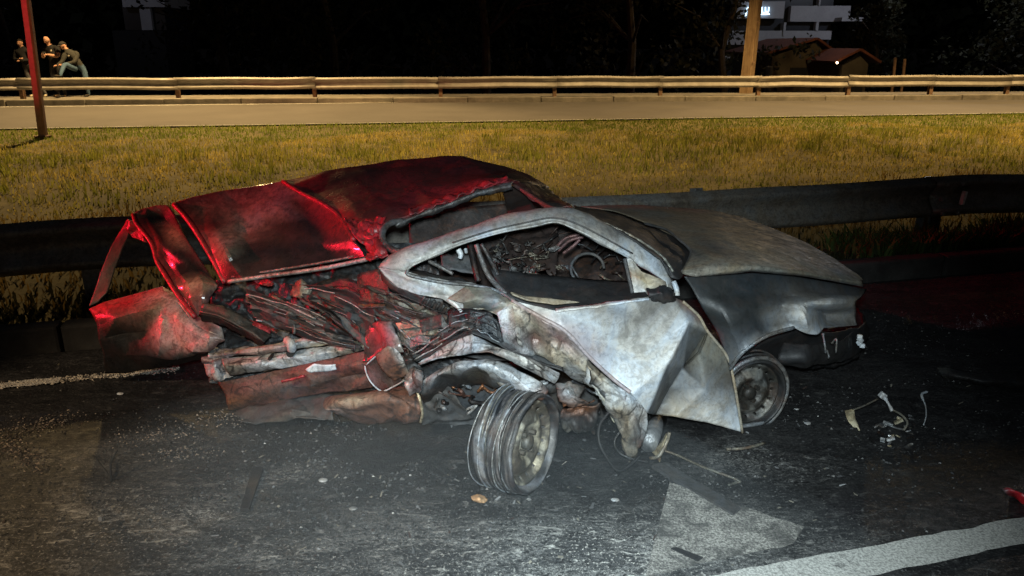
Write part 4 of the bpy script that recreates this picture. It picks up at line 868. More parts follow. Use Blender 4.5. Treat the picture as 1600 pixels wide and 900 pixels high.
loft('fender_ridge', [[(648, 562, 2.86), (690, 535, 2.80), (736, 514, 2.68), (765, 526, 2.66), (800, 540, 2.64), (840, 556, 2.61), (880, 574, 2.58)], [(652, 566, 2.83), (700, 538, 2.745), (737, 521, 2.665), (762, 532, 2.645), (800, 549, 2.61), (840, 564, 2.58), (880, 582, 2.56)]], M_SOOT, car, n=60, m=5, c='n', crumple=(.012, 14, 0), thick=.005, seed=36, fold=(.014, 11, 3))
loft('arch_liner', [[(652, 612, 2.86, 'd'), (660, 594, 2.80, 'w'), (686, 577, 2.73, 'g'), (714, 567, 2.66, 'w'), (760, 562, 2.60, 'w'), (800, 574, 2.55, 'g'), (832, 590, 2.51, 'W'), (858, 606, 2.50, 'd')],
    [(656, 614, 2.82, 'd'), (666, 598, 2.76, 'g'), (690, 583, 2.69, 'w'), (716, 574, 2.62, 'w'), (760, 570, 2.56, 'W'), (798, 584, 2.50, 'w'), (826, 604, 2.47, 'W'), (856, 612, 2.47, 'b')],
    [(658, 620, 2.84, 'k'), (672, 604, 2.80, 'd'), (694, 592, 2.74, 'd'), (718, 584, 2.68, 'd'), (760, 580, 2.60, 'h'), (794, 594, 2.53, 'W'), (822, 614, 2.50, 'b'), (848, 622, 2.48, 'b')],
    [(664, 640, 2.95, 'k'), (680, 622, 2.95, 'k'), (700, 612, 2.9, 'k'), (722, 604, 2.86, 'k'), (756, 600, 2.78, 'k'), (788, 606, 2.68, 'k'), (810, 616, 2.60, 'd'), (840, 622, 2.55, 'k')]],
    M_TORN, car, n=64, m=7, c='g', crumple=(.010, 11, 2), thick=.005, seed=37, fold=(.022, 8, 3))
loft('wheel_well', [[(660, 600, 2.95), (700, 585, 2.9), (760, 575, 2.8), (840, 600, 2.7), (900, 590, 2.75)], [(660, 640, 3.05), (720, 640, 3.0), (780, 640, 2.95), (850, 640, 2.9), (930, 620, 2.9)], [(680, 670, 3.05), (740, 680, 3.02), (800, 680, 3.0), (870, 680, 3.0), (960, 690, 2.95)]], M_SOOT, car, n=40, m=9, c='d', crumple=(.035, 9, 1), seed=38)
tube('spring_strut', [(762, 575, 2.66), (778, 590, 2.62), (790, 606, 2.6)], .016, M_RUST, car, 'h')
for i in range(26):
    u = r2.uniform(665, 960); v = r2.uniform(600, 640) if u < 760 else r2.uniform(592, 660)
    if 840 > u > 755: continue
    d = 2.9-(u-660)*.0008
    tube('bent_rod_and_glint', [(u, v, d), (u+r2.uniform(-12, 20), v+r2.uniform(-10, 10), d-.04), (u+r2.uniform(-10, 34), v+r2.uniform(-8, 14), d-.02)], r2.choice([.004, .006, .009]), M_SCRAP, car, r2.choice(['g', 'd', 'k', 'w', 'b', 'o']), 6, 4)
loft('suspension_arm', [[(868, 600, 2.60, 'd'), (890, 596, 2.58, 'h'), (915, 604, 2.56, 'k')], [(872, 618, 2.56, 'b'), (888, 612, 2.5, 'W'), (905, 624, 2.52, 'u')], [(880, 636, 2.58, 'o'), (895, 634, 2.54, 'b'), (930, 628, 2.52, 'o')]], M_RUST, car, n=20, m=9, c='b', crumple=(.016, 16, 0))
loft('suspension_arm', [[(880, 638, 2.58, 'b'), (910, 632, 2.54, 'o'), (938, 628, 2.52, 'd')], [(876, 655, 2.58, 'd'), (905, 650, 2.55, 'u'), (930, 655, 2.54, 'k')], [(882, 668, 2.6, 'h'), (906, 672, 2.58, 'd'), (930, 676, 2.56, 'd')]], M_SCRAP, car, n=20, m=9, c='b', crumple=(.025, 18, 1))

# wheels
def wheel(name, c, axis, Rr, wid, lab, mat, streak, tyre):
    axis = Vector(axis).normalized(); M_ = Matrix.Translation(c) @ axis.to_track_quat('Z', 'Y').to_matrix().to_4x4()
    sd = rnd.random()*50
    nA = 96
    prof = [(-wid, .93), (-wid, 1.0), (-wid+.010, 1.03), (-wid+.018, .99), (-wid+.03, .955), (-wid*.66, .93), (-wid*.5, .95), (-wid*.33, .90), (-.035, .955), (-.020, .985), (-.010, 1.03), (0, 1.02), (.003, .985), (-.004, .955), (-.018, .935), (-.030, .90), (-.034, .86)]
    V = []; F = []; C = []
    for i, (z, r) in enumerate(prof):
        for k in range(nA):
            a = 2*math.pi*k/nA
            wob = 1+.012*noise.noise(Vector((math.cos(a)*1.3, math.sin(a)*1.3, sd+z*6)))
            V.append(M_ @ Vector((r*Rr*wob*math.cos(a), r*Rr*wob*math.sin(a), z+.006*noise.noise(Vector((math.cos(a)*2, math.sin(a)*2, sd))))))
            q = noise.fractal(Vector((math.cos(a)*1.2, math.sin(a)*1.2, z*150+sd)), 1, 2, 4)*1.3+.30
            q = min(1, max(0, q)); cc = Vector(streak[0]).lerp(Vector(streak[1]), q)
            C.append(tuple(cc))
    for i in range(len(prof)-1):
        for k in range(nA):
            a = i*nA+k; b_ = i*nA+(k+1) % nA; F.append((a, b_, b_+nA, a+nA))
    rim = mesh_obj(name, V, F, mat, car, C, True, .003)
    # disc with vent holes
    V = []; F = []; C = []; nr = 26
    prof2 = lambda r: -.052+.030*math.exp(-((r-.86)/.10)**2)+.026*math.exp(-((r-.47)/.16)**2)*(1 if r > .3 else 1)-.004*(r < .2)+.010*math.exp(-(r/.22)**4)
    nA2 = 144
    for i in range(nr+1):
        r = .87*i/nr+.001
        for k in range(nA2):
            a = 2*math.pi*k/nA2; V.append(M_ @ Vector((r*Rr*math.cos(a), r*Rr*math.sin(a), prof2(r)+.0015*noise.noise(Vector((math.cos(a)*r*9, math.sin(a)*r*9, sd))))))
            q = noise.fractal(Vector((math.cos(a)*r*2.4, math.sin(a)*r*2.4, sd+9)), 1, 2, 4)
            C.append(tuple(Vector(streak[2]).lerp(Vector(streak[3]), min(1, max(0, q*2.0-.15+ (.55 if .5 < r < .62 and streak[4] else 0))))))
    nh = 16
    for i in range(nr):
        for k in range(nA2):
            r = .87*(i+.5)/nr; a = 2*math.pi*(k+.5)/nA2
            ah = round(a/(2*math.pi/nh))*(2*math.pi/nh); dx = (a-ah)*r; dr = r-.735
            if (dx/.048)**2+(dr/.050)**2 < 1: continue
            F.append((i*nA2+k, i*nA2+(k+1) % nA2, (i+1)*nA2+(k+1) % nA2, (i+1)*nA2+k))
    disc = mesh_obj('wheel_disc', V, F, mat, rim, C, True, .004)
    mb = MB()
    for k in range(4):
        a = k*math.pi/2+.5; q = Vector((.26*Rr*math.cos(a), .26*Rr*math.sin(a), -.045)); mb.tube([M_ @ q, M_ @ (q+Vector((0, 0, .022)))], .011, streak[2], 6)
    mb.build('wheel_nuts', mat, rim)['kind'] = 'stuff'
    mb = MB(); mb.tube([M_ @ Vector((0, 0, -.05)), M_ @ Vector((0, 0, -.022)), M_ @ Vector((0, 0, -.016))], [.030, .028, .012], streak[2], 16); mb.build('hub', mat, rim, True)
    mb = MB(); mb.tube([M_ @ Vector((0, 0, -wid*.9)), M_ @ Vector((0, 0, -.06))], Rr*.62, 'k', 28); mb.build('brake_drum', M_SOOT, rim)
    if tyre:
        for k in range(3):
            P = []
            for j in range(60):
                a = 2*math.pi*j/60; rr = Rr*(1.03+tyre*(.4+.3*k))*(1+.02*noise.noise(Vector((math.cos(a)*2, math.sin(a)*2, k*7+sd))))
                q = M_ @ Vector((rr*math.cos(a), rr*math.sin(a), -.008-.022*k)); q.z = max(q.z, .004); P.append(q)
            V, F = tube_data(P, .006+.004*(k == 0), 6, True)
            mesh_obj('tyre_wire', V, F, M_SCRAP, rim, [pal('d' if k else 'g')]*len(V))
    return rim
S1 = ((.022, .024, .028), (.30, .30, .315), (.115, .105, .088), (.68, .64, .52), False)
wc = pw(837, 694, 2.40)
wheel('wheel', wc, (.86, -.50, .03), .180, .16, '', M_RIM, S1, 0)
S2 = ((.012, .013, .014), (.05, .052, .054), (.026, .024, .020), (.17, .17, .16), True)
wc2 = pw(1178, 619, 2.67)
wheel('wheel', wc2, (.30, -.95, .0), .160, .14, '', M_RIM, S2, .16)
# torn tyre carcass hanging round the rear rim
P = []
am = Vector((.86, -.50, .03)).normalized(); Mw = Matrix.Translation(wc) @ am.to_track_quat('Z', 'Y').to_matrix().to_4x4()
def ringband(name, z0, z1, r0, a0, a1, c, sd):
    V = []; F = []; C = []; n_ = 60
    for k in range(n_+1):
        a = a0+(a1-a0)*k/n_
        for j in range(6):
            t = j/5; z = z0+(z1-z0)*t
            rr = r0*(1+.02*noise.fractal(Vector((math.cos(a)*3, math.sin(a)*3, z*30+sd)), 1, 2, 3))
            q = Mw @ Vector((rr*math.cos(a), rr*math.sin(a), z+.012*noise.noise(Vector((a*2, sd, 0))))); q.z = max(q.z, .003); V.append(q)
            m_ = .5+.9*noise.fractal(Vector((a*.7, z*190, sd)), 1, 2, 4)*1.3-.15; C.append(tuple(Vector((.03, .032, .036)).lerp(Vector(c), min(1, max(0, m_)))))
    for k in range(n_):
        for j in range(5): a = k*6+j; F.append((a, a+1, a+7, a+6))
    return mesh_obj(name, V, F, M_RIM, car, C, True, .004)
ringband('tyre_cord', -.155, -.105, .186, 0, 6.283, (.34, .34, .35), 3)
ringband('tyre_cord', -.098, -.050, .185, 0, 6.283, (.22, .20, .20), 8)
ringband('tyre_cord', -.044, -.006, .186, 0, 6.283, (.17, .155, .15), 13)

mb = MB(); rc = random.Random(9)
for k in range(15):
    z0 = rc.uniform(-.155, -.012); rr0 = rc.uniform(.186, .194); ph = rc.random()*6.28; P = []
    for j in range(72):
        a = 2*math.pi*j/72; rr = rr0+.004*math.sin(a*2+ph)+.003*noise.noise(Vector((math.cos(a)*3, math.sin(a)*3, k)))
        q = Mw @ Vector((rr*math.cos(a), rr*math.sin(a), z0+.014*math.sin(a+ph))); q.z = max(q.z, .003); P.append(q)
    mb.add(tube_data(P, rc.uniform(.0012, .0028), 5, True), rc.choice(['d', 'g', 'w', 'k', 'h', 'w']))
mb.build('steel_cords', M_SCRAP, car, True)['kind'] = 'stuff'

# inside the cabin
loft('far_body_side', [[(640, 345, 3.9), (720, 325, 3.95), (790, 318, 3.95), (850, 330, 3.95), (900, 340, 3.95), (1000, 380, 3.6)], [(640, 410, 3.8), (720, 400, 3.85), (800, 390, 3.85), (870, 390, 3.85), (940, 400, 3.8), (1020, 420, 3.5)], [(640, 470, 3.6), (720, 480, 3.6), (800, 490, 3.6), (870, 490, 3.6), (940, 490, 3.6), (1030, 480, 3.4)]], M_RUST, car, n=40, m=9, c='u', crumple=(.02, 6, 0), seed=51)
loft('floor_pan', [[(600, 440, 3.6), (760, 450, 3.7), (900, 470, 3.7), (1040, 470, 3.5)], [(640, 540, 2.95), (760, 560, 2.85), (900, 570, 2.75), (1060, 560, 2.72)]], M_SOOT, car, n=20, m=8, c='k', crumple=(.02, 8, 0))
def inrod(P, r, c='d', mat=None): tube('seat_frame', P, r, mat or M_SCRAP, car, c, 6, 5)
inrod([(744, 382, 2.96), (752, 405, 2.93), (764, 432, 2.88), (790, 460, 2.8)], .011, 'g')
inrod([(752, 381, 2.99), (764, 402, 2.96), (778, 430, 2.9)], .009, 'd')
inrod([(735, 383, 3.05), (740, 410, 3.0), (748, 440, 2.95)], .014, 'k')
tube('hanging_cloth', [(716, 390, 2.9), (720, 398, 2.89), (718, 404, 2.89)], [.012]*5+[.010]*5+[.004], M_ASH, car, 'W', 6)
tube('hanging_cloth', [(727, 388, 2.9), (729, 396, 2.9)], [.007]*5+[.002], M_ASH, car, 'w', 6)
loft('seat', [[(690, 405, 3.1), (720, 398, 3.08), (740, 402, 3.06)], [(690, 420, 3.02), (722, 424, 3.0), (745, 428, 2.98)]], M_SOOT, car, n=14, m=6, c='d', crumple=(.02, 10, 0))
tube('seat_frame', [(670, 408, 2.98), (690, 418, 2.94), (708, 428, 2.92)], .008, M_SCRAP, car, 'g')
loft('seat', [[(790, 372, 3.45), (830, 360, 3.45), (868, 358, 3.45)], [(786, 395, 3.3), (826, 385, 3.3), (872, 380, 3.3)], [(775, 425, 3.1), (818, 428, 3.08), (868, 430, 3.06)]], M_SOOT, car, n=24, m=8, c='u', crumple=(.03, 12, 1), seed=52)
loft('seat', [[(826, 400, 3.2), (838, 398, 3.2)], [(828, 430, 3.05), (842, 432, 3.04)]], M_SCRAP, car, n=6, m=6, c='g', crumple=(.01, 18, 0))
loft('dashboard', [[(930, 372, 3.6), (970, 385, 3.4), (1010, 412, 3.1), (1035, 440, 2.85)], [(905, 400, 3.4), (940, 412, 3.25), (975, 430, 3.05), (1020, 450, 2.85)], [(890, 430, 3.3), (930, 440, 3.15), (970, 450, 3.0), (1015, 462, 2.85)]], M_RUST, car, n=30, m=8, c='u', crumple=(.022, 10, 0), seed=53)
st = [(918+26*math.cos(a), 420+24*math.sin(a), 3.02-.05*math.cos(a)) for a in [2.2+.45*k for k in range(10)]]
tube('steering_wheel', st, .007, M_SOOT, car, 'd', 6, 4)
r3 = random.Random(5)
for i in range(44):
    u = r3.uniform(765, 970); v = r3.uniform(362+max(0, u-880)*.3, 432); d = 3.35-(v-360)*.005
    L = r3.uniform(8, 40); a = r3.uniform(-.9, 1.1)
    inrod([(u, v, d), (u+math.cos(a)*L*.5, v+math.sin(a)*L*.5+r3.uniform(-4, 4), d-.03), (min(u+math.cos(a)*L, 985), v+math.sin(a)*L, d)], r3.choice([.003, .004, .006]), r3.choice(['d', 'd', 'k', 'h', 'k', 'u', 'u']))
for i in range(26):
    u = r3.uniform(770, 890); v = r3.uniform(380, 426); d = 3.2-(v-370)*.004
    q = [[(u+r3.uniform(-10, 10), v+r3.uniform(-6, 6), d+r3.uniform(-.03, .03)) for _ in range(3)] for _ in range(2)]
    loft('charred_trim', q, M_SCRAP, car, n=8, m=4, c=r3.choice(['d', 'g', 'k', 'h']), crumple=(.015, 25, 1), thick=.003, seed=150+i)
for P in ([(868, 388, 3.2), (884, 372, 3.18), (908, 366, 3.16)], [(872, 392, 3.18), (890, 376, 3.16), (912, 370, 3.14)], [(880, 396, 3.16), (896, 384, 3.14), (906, 374, 3.14)]): inrod(P, .008, 'q')
tube('cable', [(960, 590, 2.6), (964, 612, 2.56), (954, 640, 2.53), (938, 662, 2.50), (936, 690, 2.46), (950, 718, 2.43), (966, 736, 2.42), (985, 726, 2.44), (1000, 712, 2.46)], .006, M_SOOT, car, 'k')
tube('cable', [(968, 675, 2.52), (960, 690, 2.50), (966, 706, 2.49), (985, 716, 2.47), (1012, 722, 2.46)], .004, M_SCRAP, car, 'd')

# ------------------------------------------------------------------ debris on the road
def item(name, label, cat, at, group=None): return emp(name, at, 0, label, cat, group)
def lone(o, label, cat, group=None): return tag(o, label, cat, group)
lone(loft('leaf', [[(736, 776, 'z.012'), (745, 771, 'z.03'), (752, 773, 'z.022'), (758, 776, 'z.012')], [(738, 781, 'z.02'), (748, 779, 'z.04'), (756, 780, 'z.02'), (761, 780, 'z.01')], [(745, 785, 'z.008'), (750, 786, 'z.016'), (756, 786, 'z.01'), (758, 785, 'z.006')]], colmat('dry_leaf', .8, .3, 60, .5), None, n=14, m=6, c=(.55, .33, .17), crumple=(.004, 30, 0), thick=.002), 'dry tan leaf lying on the dark asphalt below the rear wheel', 'leaf')
def plank(name, P, hgt, mat, c, label, cat, thick_px=None):
    a, b_, c_, d = [pz(*p) for p in P]
    V = []; up = Vector((0, 0, hgt))
    n_ = 16
    for i in range(n_+1):
        t = i/n_; p = a.lerp(b_, t); q = d.lerp(c_, t); dz = Vector((0, 0, .004+.004*noise.noise(p*6)))
        V += [p+dz, q+dz, q+dz+up, p+dz+up]
    F = [(0, 1, 2, 3), (4*n_+3, 4*n_+2, 4*n_+1, 4*n_)]
    for i in range(n_):
        for k in range(4): F.append((4*i+k, 4*i+4+k, 4*i+4+(k+1) % 4, 4*i+(k+1) % 4))
    return lone(mesh_obj(name, V, F, mat, None, [pal(c)]*len(V), False), label, cat)
plank('charred_strip', [(1018, 733), (1145, 810), (1157, 800), (1040, 728)], .014, M_SOOT, 'd', 'long flat charred trim strip lying across the dirty white chevron', 'trim strip')
plank('charred_strip', [(376, 800), (390, 800), (412, 736), (396, 734)], .012, M_SOOT, 'k', 'short black strip lying alone on the asphalt left of the rear wheel', 'trim strip')
plank('charred_strip', [(1048, 862), (1056, 860), (1098, 876), (1090, 882)], .010, M_SOOT, 'k', 'small dark strip at the bottom edge of the dirty white chevron', 'trim strip')
lone(tube('wire', [(1036, 703, 'z.03'), (1060, 712, 'z.02'), (1100, 730, 'z.015'), (1153, 750, 'z.012'), (1150, 754, 'z.01'), (1138, 758, 'z.008')], .005, M_SCRAP, None, 'h'), 'thin rusty rod with a bent end beside the long charred strip', 'wire')
lone(tube('wire', [(1135, 702, 'z.01'), (1165, 700, 'z.02'), (1195, 692, 'z.012')], .006, M_RUST, None, 'h'), 'curved brown rod on the soot below the front wheel', 'wire')
# shiny can-like piece and bent bright strip below the sill
can = item('metal_canister', 'shiny burst metal canister lying under the folded door sill', 'canister', pz(1022, 712))
V, F = tube_data([pz(1012, 710)+Vector((0, 0, .045)), pz(1016, 702)+Vector((.01, .04, .05)), pz(1024, 690)+Vector((.03, .10, .055))], [.036, .040, .034], 20)
mesh_obj('shell', V, F, simple('bright_metal', (.38, .39, .40), .42, .6, .6, 12, .7, 30), can, None, True)
tube('rim_band', [(1016, 716, 'z.02'), (1030, 712, 'z.05'), (1042, 690, 'z.10'), (1046, 676, 'z.14')], .007, M_SCRAP, can, 't')
lone(loft('metal_scrap', [[(1018, 706, 'z.01'), (1024, 712, 'z.01'), (1030, 722, 'z.006')], [(1030, 694, 'z.05'), (1034, 698, 'z.06'), (1036, 712, 'z.02')], [(1040, 676, 'z.10'), (1042, 682, 'z.10'), (1042, 696, 'z.05')]], M_SCRAP, None, n=12, m=6, c='y', crumple=(.012, 16, 0), thick=.004), 'bent brassy metal strip leaning against the metal canister', 'scrap metal')
lone(loft('metal_scrap', [[(970, 690, 'z.04'), (985, 690, 'z.06'), (998, 700, 'z.04')], [(974, 702, 'z.07'), (988, 702, 'z.10'), (996, 708, 'z.05')], [(980, 716, 'z.004'), (990, 718, 'z.01'), (996, 716, 'z.004')]], M_DOOR, None, n=16, m=7, c='h', crumple=(.012, 18, 0), thick=.004), 'crumpled grey brown metal lump under the torn sill end', 'scrap metal')
# headlamp remains to the right of the front wheel
hl = item('headlamp_remains', 'melted headlamp remains with bright reflector bits right of the front wheel', 'headlamp', pz(1375, 665))
loft('reflector', [[(1320, 642, 'z.04'), (1330, 640, 'z.05'), (1334, 640, 'z.05')], [(1324, 656, 'z.03'), (1332, 650, 'z.04'), (1336, 654, 'z.03')], [(1334, 668, 'z.01'), (1340, 668, 'z.015'), (1343, 673, 'z.005')]], M_ASH, hl, n=10, m=6, c='y', crumple=(.004, 30, 0))
tube('arm', [(1334, 640, 'z.05'), (1350, 634, 'z.06'), (1372, 623, 'z.07')], .004, M_SCRAP, hl, 'h')
tube('arm', [(1378, 616, 'z.09'), (1384, 624, 'z.075'), (1390, 634, 'z.05'), (1394, 642, 'z.03')], [.010]*6+[.006]*5+[.008]*5, M_ASH, hl, 'w')
mb = MB(); q = pz(1379, 618, .085); mb.box((-.014, -.012, -.014), (.014, .012, .014), Matrix.Translation(q) @ Matrix.Rotation(.6, 4, 'Y'), 'W'); mb.build('socket', M_ASH, hl, bevel=.004)
tube('housing_edge', [(1394, 640, 'z.03'), (1408, 648, 'z.05'), (1418, 660, 'z.04'), (1412, 672, 'z.02')], .005, M_SOOT, hl, 'h')
tube('housing_edge', [(1366, 668, 'z.02'), (1380, 662, 'z.03'), (1398, 668, 'z.02'), (1414, 672, 'z.01')], .004, M_SCRAP, hl, 'g')
r4 = random.Random(3); mb = MB()
for k in range(26):
    q = pz(r4.uniform(1362, 1425), r4.uniform(650, 700), r4.uniform(.004, .03)); s_ = r4.uniform(.003, .009)
    mb.box((-s_*2.2, -s_, -s_*.6), (s_*2.2, s_, s_*.6), Matrix.Translation(q) @ Matrix.Rotation(r4.random()*3, 4, 'Z') @ Matrix.Rotation(r4.random()*1.2, 4, 'Y'), r4.choice(['k', 'd', 'k', 'g', 'W', 'y']))
o = mb.build('glass_shards', M_SCRAP, hl); o['kind'] = 'stuff'
lone(tube('wire', [(1449, 612, 'z.05'), (1440, 617, 'z.05'), (1446, 634, 'z.03'), (1447, 650, 'z.02'), (1443, 664, 'z.008')], [.006]*8+[.003]*13, M_ASH, None, 'w'), 'pale bent hook of wire standing right of the headlamp remains', 'wire')
lone(loft('bumper_fragment', [[(1464, 574, 'z.05', 'h'), (1490, 576, 'z.07'), (1530, 584, 'z.07'), (1600, 586, 'z.05'), (1660, 588, 'z.04')], [(1468, 582, 'z.04'), (1492, 588, 'z.06'), (1535, 596, 'z.06'), (1600, 598, 'z.04'), (1660, 600, 'z.03')], [(1476, 592, 'z.004', 'h'), (1495, 594, 'z.004'), (1540, 602, 'z.004'), (1600, 606, 'z.004'), (1660, 608, 'z.004')]], M_SOOT, None, n=40, m=6, c='k', crumple=(.012, 12, 0)), 'long black bumper fragment lying on the dark road at the far right', 'bumper piece')
lone(loft('red_fragment', [[(1566, 764, 'z.04', 'd'), (1575, 762, 'z.05', 'r'), (1590, 768, 'z.05'), (1625, 780, 'z.04')], [(1570, 770, 'z.03', 'd'), (1580, 768, 'z.04', 'r'), (1596, 776, 'z.035'), (1625, 792, 'z.02')], [(1576, 774, 'z.004'), (1586, 776, 'z.004'), (1598, 786, 'z.004'), (1622, 802, 'z.004')]], colmat('red_plastic', .35, .2, 30, .1), None, n=24, m=6, c=(.60, .02, .03), crumple=(.006, 20, 0)), 'bright red plastic fragment at the right edge of the road', 'plastic piece')
tw = item('twig', 'black forked twig standing on the asphalt at the left', 'twig', pz(170, 748))
tube('stem', [(174, 752, 'z.004'), (172, 735, 'z.05'), (174, 712, 'z.10')], [.006]*5+[.005]*5+[.003], M_SOOT, tw, 'k')
tube('branch', [(174, 750, 'z.01'), (160, 730, 'z.05'), (146, 712, 'z.08')], [.005]*5+[.004]*5+[.002], M_SOOT, tw, 'k')
tube('branch', [(173, 724, 'z.08'), (178, 712, 'z.11'), (184, 704, 'z.12')], [.004]*5+[.003]*5+[.002], M_SOOT, tw, 'k')
for i, (u, v, s_) in enumerate(((187, 616, .012), (1390, 645, .0), (505, 752, .012), (552, 795, .010), (1245, 640, .008), (962, 782, .011), (1262, 662, .012))):
    if not s_: continue
    q = pz(u, v, 0); bm = bmesh.new(); bmesh.ops.create_icosphere(bm, subdivisions=2, radius=s_)
    for vv in bm.verts:
        vv.co *= 1+.5*noise.noise(vv.co*60+Vector((i*3, 0, 0))); vv.co.z *= .35; vv.co.x *= 1.4
    V = [q+vv.co+Vector((0, 0, s_*.3)) for vv in bm.verts]; F = [tuple(x.index for x in f.verts) for f in bm.faces]; bm.free()
    lone(mesh_obj('ash_flake', V, F, M_ASH, None, [pal(['W', 'g', 'w', 'g', 'w', 'W', 'w'][i])]*len(V), False),
         ['small white chip on the black road left of the car', '', 'pale splinter on the asphalt beneath the fuel tank', 'grey ash flake on the asphalt left of the tan leaf', 'pale flake just right of the front wheel', 'white ash flake on the asphalt right of the rear wheel', 'light flake in the soot below the front wheel'][i], 'ash flake')
# uncountable chips, ash and gravel round the wreck
V = []; F = []; C = []
r5 = random.Random(21)
def chip(q, s_, c_):
    o = len(V); a = r5.random()*6.28; h = s_*r5.uniform(.3, .8)
    for k in range(3):
        b_ = a+k*2.1+r5.uniform(-.5, .5); V.append(q+Vector((math.cos(b_)*s_*r5.uniform(.6, 1.7), math.sin(b_)*s_*r5.uniform(.6, 1.4), -.002)))
    V.append(q+Vector((r5.uniform(-.3, .3)*s_, r5.uniform(-.3, .3)*s_, h)))
    F.extend([(o, o+1, o+3), (o+1, o+2, o+3), (o+2, o, o+3)]); C.extend([pal(c_)]*4)
for i in range(30000):
    s_ = r5.uniform(-2.6, 3.6); w_ = r5.uniform(1.5, 3.9); p = sw(s_, w_, .003)
    cl = noise.fractal(Vector((p.x*1.6, p.y*2.6, 4)), 1, 2, 4)
    if cl < -.05: continue
    near = math.exp(-((s_-.4)/1.5)**2-((w_-2.7)/.7)**2)
    if r5.random() > .18+.8*near: continue
    k = r5.random()
    c_ = (.02, .02, .02) if k < .70 else ((.07, .07, .068) if k < .94 else ((.16, .158, .15) if k < .997 else (.5, .5, .47)))
    chip(p, r5.uniform(.002, .0065)*(1+.6*near*r5.random()), c_)
for i in range(900):
    s_ = r5.gauss(.6, 1.2); w_ = r5.gauss(2.55, .42); p = sw(s_, w_, .004)
    if not 1.5 < w_ < 3.8: continue
    a = r5.random()*6.28; L, B = r5.uniform(.006, .026), r5.uniform(.003, .010); o = len(V); e1 = Vector((math.cos(a), math.sin(a), r5.uniform(-.2, .5)))*L; e2 = Vector((-math.sin(a), math.cos(a), r5.uniform(-.3, .5)))*B
    V += [p, p+e1, p+e1*r5.uniform(.6, 1)+e2, p+e2*r5.uniform(.5, 1.3)]; F.append((o, o+1, o+2, o+3)); C += [pal(r5.choice(['k', 'k', 'k', 'd', 'd', 'g', 'u', 'h']))]*4
for i in range(3800):   # bright chips along the edge line at the left and the frosted patches
    s_ = r5.uniform(-3.2, -.75); w_ = 3.955+r5.gauss(0, .018); chip(sw(s_, w_, .01), r5.uniform(.003, .007), r5.choice([(.5, .46, .38), (.2, .18, .15), (.04, .04, .04), (.6, .55, .45)]))
for u0, v0, u1, v1, nn in ((420, 640, 180, 690, 600), (120, 650, 0, 680, 400), (330, 705, 230, 712, 250), (60, 730, 10, 690, 400)):
    for i in range(nn):
        t = r5.random(); q = pz(u0+(u1-u0)*t+r5.gauss(0, 14), v0+(v1-v0)*t+r5.gauss(0, 8), .004); chip(q, r5.uniform(.002, .006), r5.choice([(.30, .25, .20), (.12, .10, .085), (.03, .03, .03), (.03, .03, .03)]))
tag(mesh_obj('rubble', V, F, colmat('rubble', .6, .3, 40, 0), None, C, False), kind='stuff')

# ------------------------------------------------------------------ posts and poles
pb = pz(67, 213, .13); top = Vector(py(40, 0, pb.y-.02)); dirp = (top-pb)
sp = emp('sign_post', pb, 0, 'slim reddish metal post standing on the verge at the left', 'post')
mb = MB()
e1 = pb-Vector((0, 0, .1)); e2 = pb+dirp*2.2
Mq = Matrix.Rotation(R(5), 3, 'Z')
V = []; hw = .062
for e in (e1, e2):
    for k in range(12):
        a = 2*math.pi*k/12; sq = 1/max(abs(math.cos(a)), abs(math.sin(a))); sq = min(sq, 1.25)
        V.append(e+Mq @ Vector((hw*sq*math.cos(a), hw*sq*math.sin(a), 0)))
F = [(k, (k+1) % 12, 12+(k+1) % 12, 12+k) for k in range(12)]+[tuple(range(11, -1, -1)), tuple(range(12, 24))]
mesh_obj('shaft', V, F, colmat('post_paint', .5, .25, 9, .2), sp, [(.36, .22, .19)]*24, False)
mb = MB(); mb.box((-.10, -.10, -.03), (.10, .10, .015), Matrix.Translation(pb)); mb.build('base_plate', M_RUSTPOST, sp, bevel=.008)
yb = 23.6
b0, b1 = py(1155, 139, yb), py(1177, 139, yb); t0, t1 = py(1177, -60, yb), py(1199, -60, yb)
b0.z = b1.z = .2
up = emp('utility_pole', (b0+b1)/2, 0, 'thick weathered square utility pole behind the far guardrail', 'pole')
wd = (b1-b0).length; Mq = Matrix.Rotation(R(-40), 3, 'Z'); V = []
cA = (b0+b1)/2; cB = (t0+t1)/2; cA.z -= .1
hw = wd/(2*1.38)
for cc, k in ((cA, 1.0), (cB, .92)):
    for x, y in ((-1, -1), (-.8, -1), (.8, -1), (1, -.8), (1, .8), (.8, 1), (-.8, 1), (-1, .8), (-1, -.8)): V.append(cc+Mq @ Vector((x*hw*k, y*hw*k, 0)))
n9 = 9; F = [(k, (k+1) % n9, n9+(k+1) % n9, n9+k) for k in range(n9)]+[tuple(range(n9-1, -1, -1)), tuple(range(n9, 2*n9))]
m, nt, b = mk('weathered_wood'); n = N(nt); v = n.coord()
g1 = n.noise(n.scale(v, 9, 9, .6), 3, 6, .7); g2 = n.noise(v, 3, 5, .6)
col = n.mix(n.ramp(g1, .35, .65), (.20, .12, .065), (.36, .25, .14)); col = n.mix(n.ramp(g2, .5, .72, 0, .6), col, (.10, .055, .03))
n.link(col, b.inputs['Base Color']); b.inputs['Roughness'].default_value = .85; n.bump(g1, .5, .02, b); M_WOOD = m
mesh_obj('shaft', V, F, M_WOOD, up, None, False)
for z_ in (1.0, 2.1):
    mb = MB(); q = cA.lerp(cB, z_/(cB.z-cA.z)); mb.tube([q+Vector((.06, -hw*1.3, 0)), q+Vector((.06, -hw*1.3-.03, 0))], .035, 'k', 8); mb.build('bolt', M_RUSTPOST, up)

